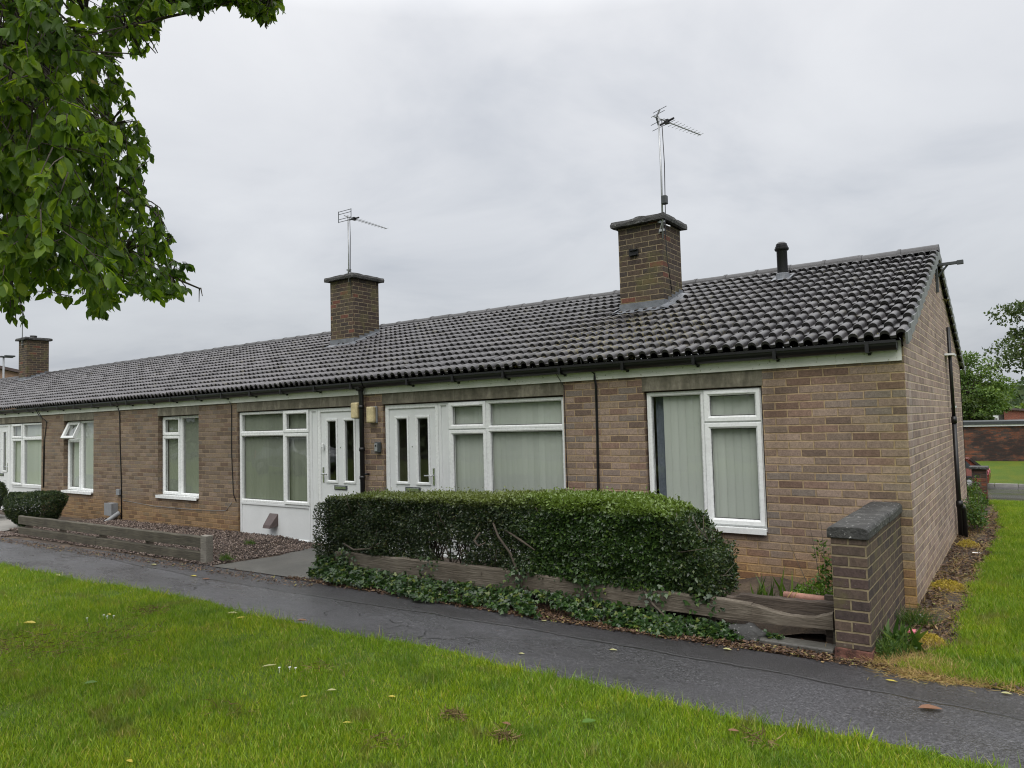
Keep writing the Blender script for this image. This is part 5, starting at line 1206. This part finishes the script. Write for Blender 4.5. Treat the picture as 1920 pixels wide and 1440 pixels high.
# ---------------------------------------------------------------- trees
def tree(name, base, h, crown, n, leaf, mat, label, cat='tree', group=None, seed=1, trunk_r=.2, clumps=34, flat=1.):
    """crown=(cx,cy,cz,rx,ry,rz): clumps of leaf faces on limbs that grow from a tapered trunk"""
    rg=np.random.default_rng(seed); b=Vector(base); r=empty(name,base,label=label,cat=cat,group=group)
    cx,cy_,cz,rx,ry,rz=crown; q=MB()
    q.tube([(b.x,b.y,b.z-.2),(b.x+.05,b.y,b.z+h*.2),(cx*.4+b.x*.6,cy_*.4+b.y*.6,b.z+h*.42),(cx,cy_,cz+rz*.3)],[trunk_r*1.25,trunk_r,trunk_r*.75,trunk_r*.2],9)
    C=[]
    while len(C)<clumps:
        d=rg.normal(0,1,3); d/=np.linalg.norm(d); rr=rg.uniform(.35,1.)**.6
        C.append((cx+d[0]*rx*rr,cy_+d[1]*ry*rr,cz+d[2]*rz*rr))
    C=np.array(C); t0=Vector((cx*.4+b.x*.6,cy_*.4+b.y*.6,b.z+h*.42))
    for c in C:
        c=Vector(c); s=t0.lerp(Vector((cx,cy_,cz)),float(rg.uniform(0,.9))); mid=s.lerp(c,.55)+Vector((0,0,.06*h*rg.uniform(-.4,1)))
        q.tube([s,mid,c],[trunk_r*.35,trunk_r*.18,trunk_r*.05],5)
    q.build('trunk',M['bark'],r,smooth=True)
    m=n//clumps; P=[];O=[]
    for c in C:
        d=unit(rg.normal(0,1,(m,3))); rad=rg.uniform(.16,.36)*(rx+rz)/2; k=rg.uniform(.2,1,m)[:,None]**.5
        P.append(c+d*k*rad*np.array([1.15,1.15,.62*flat])); O.append(unit(d+np.array([0,0,.35])))
    P=np.concatenate(P);O=np.concatenate(O)
    leaf_cloud('crown',P,O,leaf,M[mat],r,ar=.65,spread=.55,droop=.2); return r
tree('broadleaf_tree',(-2.6,55,-1.3),8,(-2.6,55,2.5,2.5,2.5,3.2),13000,.19,'tree','bushy green broadleaf tree rising above the far brick wall','tree','trees beyond the far wall',3,.22,44)
tree('broadleaf_tree',(-2.4,53,-1.3),5,(-2.5,53,.9,1.5,1.5,1.7),5000,.22,'tree_dark','lower dark bushes at the right foot of the broadleaf tree','tree','trees beyond the far wall',5,.15,22)
tree('broadleaf_tree',(3.9,30.5,-1.8),10.5,(3.1,30,5.0,3.0,2.5,2.9),24000,.15,'tree_dark','tall dark tree at the right edge of the photo, its branches reaching in from outside','tree','trees beyond the far wall',9,.3,90,.8)
for i,(x,y,s,hh) in enumerate(((-9,62,4.,3.),(8,66,4.5,3.6),(3,90,4,2.0),(-6,95,6,4.),(13,60,4,4))):
    tree('broadleaf_tree',(x,y,-1.4),hh*2,(x,y,hh*.62,s,s,hh*.8),3600,.42,'tree',('round green tree far left behind the gable','tree far right beyond the frame','pale green bush behind the red building','distant bushy tree behind the broadleaf tree','big tree right of the far wall')[i],'tree','trees beyond the far wall',20+i,.25,24)
n=26000; X=RNG.uniform(-90,120,n); band=RNG.uniform(0,1,n); Y=185+band*70; Z0=-2+band*7.; cl=noise3(np.stack([X*.05,Y*.05,0*X],-1),1.6,41)
Z=Z0+RNG.uniform(0,1,n)**.6*(3.6+2.2*noise3(np.stack([X*.1,Y*.08,0*X],-1),2.,42))
P=np.stack([X,Y,Z],-1); o=leaf_cloud('woodland',P,unit(rand_dirs(n)+np.array([0,-.4,.7])),1.5,M['wood_far'],None,ar=.8,spread=.5); tag(o,'hazy far wooded hillside on the horizon','woodland',kind='stuff')
# ---- the big cherry tree whose branches hang into the upper left
def project(P):
    d=P-np.array(CAM); f=np.array(CF); rr=np.array(CR); uu=np.array(CU); z=d@f
    return np.stack([960+FPX*(d@rr)/z,720-FPX*(d@uu)/z],-1), z
def at_depth(px,py,z): return np.array(CAM)+z*(np.array(CF)+np.array(CR)*((px-960)/FPX)-np.array(CU)*((py-720)/FPX))
OUT=np.array([(-600,-600),(560,-600),(560,-160),(536,-30),(527,18),(515,40),(500,66),(472,30),(440,8),(425,-8),(400,16),(372,36),(345,20),(322,2),(300,30),(296,100),(262,116),(232,112),(222,140),(240,152),(252,178),(246,192),(262,222),(280,258),(288,320),(262,352),(296,372),(308,392),(322,428),(328,450),(318,470),(350,482),(362,520),(392,542),(400,565),(388,580),(366,560),(338,552),(312,575),(285,572),(262,548),(232,560),(212,590),(188,614),(166,590),(140,578),(128,556),(96,560),(62,556),(36,572),(56,606),(42,622),(16,604),(-4,572),(-60,600),(-160,640),(-420,690),(-600,690)],float)
def inside(p):
    x,y=p[:,0],p[:,1]; c=np.zeros(len(p),bool); j=len(OUT)-1
    for i in range(len(OUT)):
        xi,yi=OUT[i]; xj,yj=OUT[j]
        c^=((yi>y)!=(yj>y))&(x<(xj-xi)*(y-yi)/(yj-yi+1e-9)+xi); j=i
    return c
r=empty('cherry_tree',(-4.9,-6.3,0),label='big leafy cherry tree whose drooping branches fill the upper left corner',cat='tree')
trunk=[Vector((-4.9,-6.3,-.1)),Vector((-4.85,-6.25,1.2)),Vector((-4.75,-6.1,2.4)),Vector((-4.6,-5.95,3.4))]
q=MB(); q.tube(trunk,[.26,.21,.19,.16],14)
limb_ends=[at_depth(px,py,z) for px,py,z in ((250,30,4.6),(500,-10,4.8),(200,250,5.0),(260,380,5.2),(370,540,5.4),(175,490,5.2),(20,500,4.6),(60,120,3.8),(-150,350,4.2),(-300,100,3.6),(150,-250,4.6),(-200,-300,3.9),(420,-300,5.))]
limbs=[]
for k,e in enumerate(limb_ends):
    e=Vector(e); s=trunk[2].lerp(trunk[3],random.random()); mid=s.lerp(e,.45)+Vector((0,0,.35)); m2=s.lerp(e,.75)+Vector((0,0,.22))
    pts=[s]
    for t in np.linspace(.12,1,9):
        a=(1-t)**3*s+3*(1-t)**2*t*mid+3*(1-t)*t*t*m2+t**3*e; pts.append(Vector(a)+Vector(RNG.normal(0,.015,3)))
    q.tube(pts,[(.034 if k not in (0,1,12) else .016)*(1-i/10)**1.2+.004 for i in range(len(pts))],7); limbs.append(pts)
allp=[p for l in limbs for p in l[3:]]
AL=np.array([tuple(p) for p in allp])
nt_=4200; P=[];A=[];sizes=[]
cnt=0; tries=0
while cnt<nt_ and tries<60000:
    tries+=1
    px=RNG.uniform(-560,530); py=RNG.uniform(-560,620)
    if RNG.uniform()<.10: px=RNG.uniform(290,530); py=RNG.uniform(-120,60)
    if (px<-60 or py<-60) and RNG.uniform()<.55: continue
    if not inside(np.array([[px,py]]))[0]: continue
    z=RNG.uniform(3.7,6.4) if px>150 else RNG.uniform(2.9,6.2)
    if px>300: z=RNG.uniform(4.4,5.6)
    a=Vector(at_depth(px,py,z))
    if float(noise3(np.array([tuple(a)]),2.2,71)[0])<(-.28 if px<220 else -.8): continue
    i=int(np.argmin(((AL-np.array(a))**2).sum(1))); s=Vector(AL[i]); cnt+=1
    if (a-s).length<.55: q.tube([s,s.lerp(a,.5)+Vector((0,0,.03)),a],[.007,.005,.003],4)
    out=(a-s); out=out.normalized() if out.length>.01 else Vector((0,0,-1))
    d=(out*.7+Vector(RNG.normal(0,.5,3))+Vector((0,0,-.45))).normalized(); L=RNG.uniform(.12,.34); e=a+d*L
    if not inside(project(np.array([tuple(e),tuple(e+Vector((0,0,-.045)))]))[0]).all(): continue
    q.tube([a,a+d*L*.45+Vector((0,0,.012)),a+d*L*.86],[.0035,.0025,.0012],3)
    for k in range(3):
        P.append(e-d*L*.1*k); A.append((d*.8+Vector(RNG.normal(0,.3,3))+Vector((0,0,-.5))).normalized()); sizes.append(RNG.uniform(.05,.085))
    nl=int(RNG.integers(9,17))
    for k in range(nl):
        t=RNG.uniform(0,1); p=a.lerp(e,t); sd=Vector(RNG.normal(0,1,3)); sd=(sd-d*sd.dot(d)).normalized()
        ax=(d*.35+sd*.75+Vector((0,0,-.85))).normalized(); P.append(p); A.append(ax); sizes.append(RNG.uniform(.036,.086))
P=np.array([tuple(v) for v in P]); A=np.array([tuple(v) for v in A]); sizes=np.array(sizes)
q.build('trunk',M['bark'],r,smooth=True)
A,B,C=frames(A,unit(rand_dirs(len(P))*.8+np.array([0,0,.7])))
V,F=scatter(LEAF8[0],LEAF8[1],P,A,B,C,np.stack([sizes,sizes*RNG.uniform(.44,.64,len(sizes)),sizes*RNG.uniform(-1.,2.2,len(sizes))],-1)); np_mesh('crown',V,F,M['cherry'],r,smooth=True)
# trees on the far side of the green behind the viewer: they are what the windows mirror
n=9000; X=RNG.uniform(-70,30,n); Y=-34+RNG.normal(0,2.0,n); Z=RNG.uniform(0,1,n)*(4.6+1.8*noise3(np.stack([X*.3,0*X,0*X],-1),1.,61))*np.interp(X,[-22,-12],[1.,.42])
o=leaf_cloud('tree_belt',np.stack([X,Y,Z],-1),unit(rand_dirs(n)+np.array([0,.6,.5])),.8,M['tree_dark'],None,ar=.8,spread=.5); tag(o,'belt of trees across the green, mirrored in the windows','tree belt',kind='stuff')

# ---------------------------------------------------------------- far right: pier, road edge, wall, buildings, car
r=empty('brick_pier',(.10,8.45,0),label='old red brick pier with a slab cap at the far end of the gable wall',cat='brick pier')
q=MB(); q.box(-.02,.20,8.32,8.60,-.15,.625); q.build('brickwork',M['brick_old'],r,bevel=.006)
q=MB(); q.box(-.06,.235,8.28,8.64,.626,.675); q.build('cap',M['coping'],r,bevel=.012)
q=MB(); q.box(-3.,-.021,8.42,8.60,-.15,.30); q.box(-3.,-.021,8.39,8.63,.301,.345,1); o=q.build('low_wall',[M['brick_old'],M['slab']]); tag(o,'low garden wall with a pale coping running left from the far brick pier','garden wall')
r=empty('boundary_wall',(0,39,-1.2),label='long dark red brick garage wall with white edged flat roof across the road',cat='brick wall')
q=MB(); q.box(-14,9,39,39.3,-1.6,.80); q.build('brickwork',M['brick_old'],r)
q=MB(); q.box(-14.1,9.1,38.9,39.4,.801,.90); q.build('white_trim',M['white'],r)
q=MB(); q.box(-14.15,9.15,38.85,45,.901,1.06); q.build('roof_edge',M['steel'],r)
r=empty('brick_building',(2,76,-1.),label='plain red brick building with a sloping dark roof edge beyond the garage wall',cat='building')
q=MB(); q.add([(-.95,75,-2),(6,75,-2),(6,75,.9),(-.95,75,1.65),(-.95,82,-2),(6,82,-2),(6,82,.9),(-.95,82,1.65)],[(0,1,2,3),(5,4,7,6),(4,0,3,7),(1,5,6,2)]); q.build('wall',M['brick_red'],r)
q=MB(); q.add([(-1.15,74.8,1.68),(6.2,74.8,.90),(6.2,82.2,.90),(-1.15,82.2,1.68),(-1.15,74.8,1.85),(6.2,74.8,1.05),(6.2,82.2,1.05),(-1.15,82.2,1.85)],[(0,3,2,1),(4,5,6,7),(0,1,5,4),(1,2,6,5),(2,3,7,6),(3,0,4,7)]); q.build('roof',M['brown'],r)
q=MB(); q.box(-.9,2.6,74.7,74.95,-2,.46); q.build('white_band',M['white'],r)
q=MB(); q.box(-2.1,-1.,76,80,-2,1.4); q.build('side_wing',M['concrete_path'],r)
r=empty('sign_board',(-1.25,60,-1),label='small white sign board with a dark panel above the garage roof',cat='sign')
q=MB(); q.box(-1.46,-.98,60,60.06,-1.2,1.22); q.build('board',M['white'],r)
q=MB(); q.box(-1.36,-1.05,59.98,59.999,.80,1.02); q.build('dark_panel',M['brown'],r)
q=MB(); q.box(-1.32,-1.09,59.97,59.979,.93,.97); q.build('lettering',M['white'],r)
q=MB(); q.box(-1.62,-1.465,60,60.06,-1.2,.9); o=q.build('blue_panel',simple('blue_panel',(.10,.22,.38),.5),r)
# ---- cars
def make_car(name, paint, label):
    r=empty(name,(0,0,0),label=label,cat='car')
    prof=[(-2.05,.30),(-2.10,.55),(-2.05,.86),(-1.75,.95),(-1.30,1.38),(-.90,1.46),(.20,1.44),(.62,1.34),(1.22,.93),(1.85,.80),(2.08,.64),(2.12,.42),(2.05,.28)]
    q=MB(); W=.86
    def lay(y,k,zs): return [(x*(1 if z<.95 else k), y if z<.95 else y*zs, z) for x,z in prof]
    n=len(prof); L=[lay(-W+.06,1,.78),lay(-W,1,.80),lay(-W*.5,1.,.9),lay(W*.5,1.,.9),lay(W,1,.80),lay(W-.06,1,.78)]
    vs=[p for l in L for p in l]; fs=[(i*n+j,(i+1)*n+j,(i+1)*n+(j+1)%n,i*n+(j+1)%n) for i in range(5) for j in range(n)]+[tuple(range(n)),tuple(5*n+j for j in range(n))[::-1]]
    q.add(vs,fs); q.build('body',M[paint],r,smooth=False,bevel=.03,segs=3,local=True)
    for s in (-1,1):
        q=MB(); y=s*(W*.83); pts=[(-1.52,y*1.06,.98),(-1.20,y*.99,1.34),(-.86,y*.985,1.40),(.18,y*.985,1.38),(.55,y*.99,1.29),(1.02,y*1.06,.98)]
        q.add(pts,[tuple(range(6)) if s>0 else tuple(range(6))[::-1]])
        q.build('side_window',M['car_glass'],r,local=True)
    q=MB(); q.add([(.66,-.62,1.335),(.66,.62,1.335),(1.20,.72,.965),(1.20,-.72,.965)],[(0,3,2,1)]); q.build('windscreen',M['car_glass'],r,local=True)
    q=MB(); q.add([(-1.36,-.62,1.36),(-1.36,.62,1.36),(-1.76,.70,.985),(-1.76,-.70,.985)],[(0,1,2,3)]); q.build('rear_window',M['car_glass'],r,local=True)
    for s in (-1,1):
        q=MB(); q.box(1.95,2.115,s*.62-.16,s*.62+.16,.60,.74); q.build('headlight',M['chrome'],r,bevel=.03,local=True)
        q=MB(); q.box(-2.09,-1.98,s*.66-.12,s*.66+.12,.66,.86); q.build('tail_light',M['pink'],r,bevel=.02,local=True)
        for x in (-1.32,1.36):
            q=MB(); q.lathe((0,0,0),[(.20,-.10),(.29,-.105),(.315,-.08),(.315,.08),(.29,.105),(.20,.10)],24); wv=q.build('wheel',M['tyre'],r,smooth=False,local=True)
            wv.data.transform(Matrix.Translation((x,s*.80,.315))@Matrix.Rotation(R(90),4,'X'))
            q=MB(); q.lathe((0,0,0),[(.05,-.112),(.19,-.095),(.20,-.09),(.20,.09),(.19,.095),(.05,.112)],18); wr=q.build('rim',M['alu'],wv,local=True); wr.data.transform(Matrix.Translation((x,s*.80,.315))@Matrix.Rotation(R(90),4,'X'))
    return r
c=make_car('parked_car','car_red','orange red car parked on the far road, mostly hidden behind the brick pier'); c.location=(-2.77,32.3,-1.91); c.rotation_euler=(0,0,R(180))
c=make_car('parked_car','car_silver','silver car parked across the green, seen only mirrored in the second house window'); c.location=(-23.6,-11.6,-.12); c.rotation_euler=(0,0,R(6))

# ---------------------------------------------------------------- far left: lamp post and a house gable
r=empty('street_lamp',(-50,10.4,-.3),label='grey street lamp rising behind the roof at the left edge',cat='street lamp')
q=MB(); q.tube([(-50,10.4,-.4),(-50,10.4,3),(-50,10.4,6.5)],[.09,.07,.05],10); q.build('post',M['grey'],r,smooth=True)
q=MB(); q.box(-50.1,-49.9,10.2,10.9,6.5,6.6); q.box(-50.12,-49.88,10.45,11.0,6.56,6.66); q.build('lantern',M['steel'],r,bevel=.03)
r=empty('brick_house',(-56,14,-.3),label='pale brick gable of a house behind the terrace at the left edge',cat='house')
q=MB(); y0,y1=6.4,17.; zt=5.3
q.add([(-56,y0,-.5),(-56,y1,-.5),(-56,y1,zt),(-56,y0+3.9,zt+1.35),(-56,y0,zt),(-64,y0,-.5),(-64,y1,-.5),(-64,y1,zt),(-64,y0+3.9,zt+1.35),(-64,y0,zt)],[(0,1,2,3,4),(6,5,9,8,7),(5,0,4,9),(1,6,7,2)]); q.build('wall',M['brick_far'],r)
q=MB()
for a,b in (((y0-.3,zt-.1),(y0+3.9,zt+1.38)),((y0+3.9,zt+1.38),(y1+.3,zt-.05))):
    q.add([(-55.8,a[0],a[1]),(-55.8,b[0],b[1]),(-64.2,b[0],b[1]),(-64.2,a[0],a[1]),(-55.8,a[0],a[1]+.2),(-55.8,b[0],b[1]+.2),(-64.2,b[0],b[1]+.2),(-64.2,a[0],a[1]+.2)],[(0,3,2,1),(4,5,6,7),(0,1,5,4),(1,2,6,5),(2,3,7,6),(3,0,4,7)])
q.build('roof',M['brown'],r)
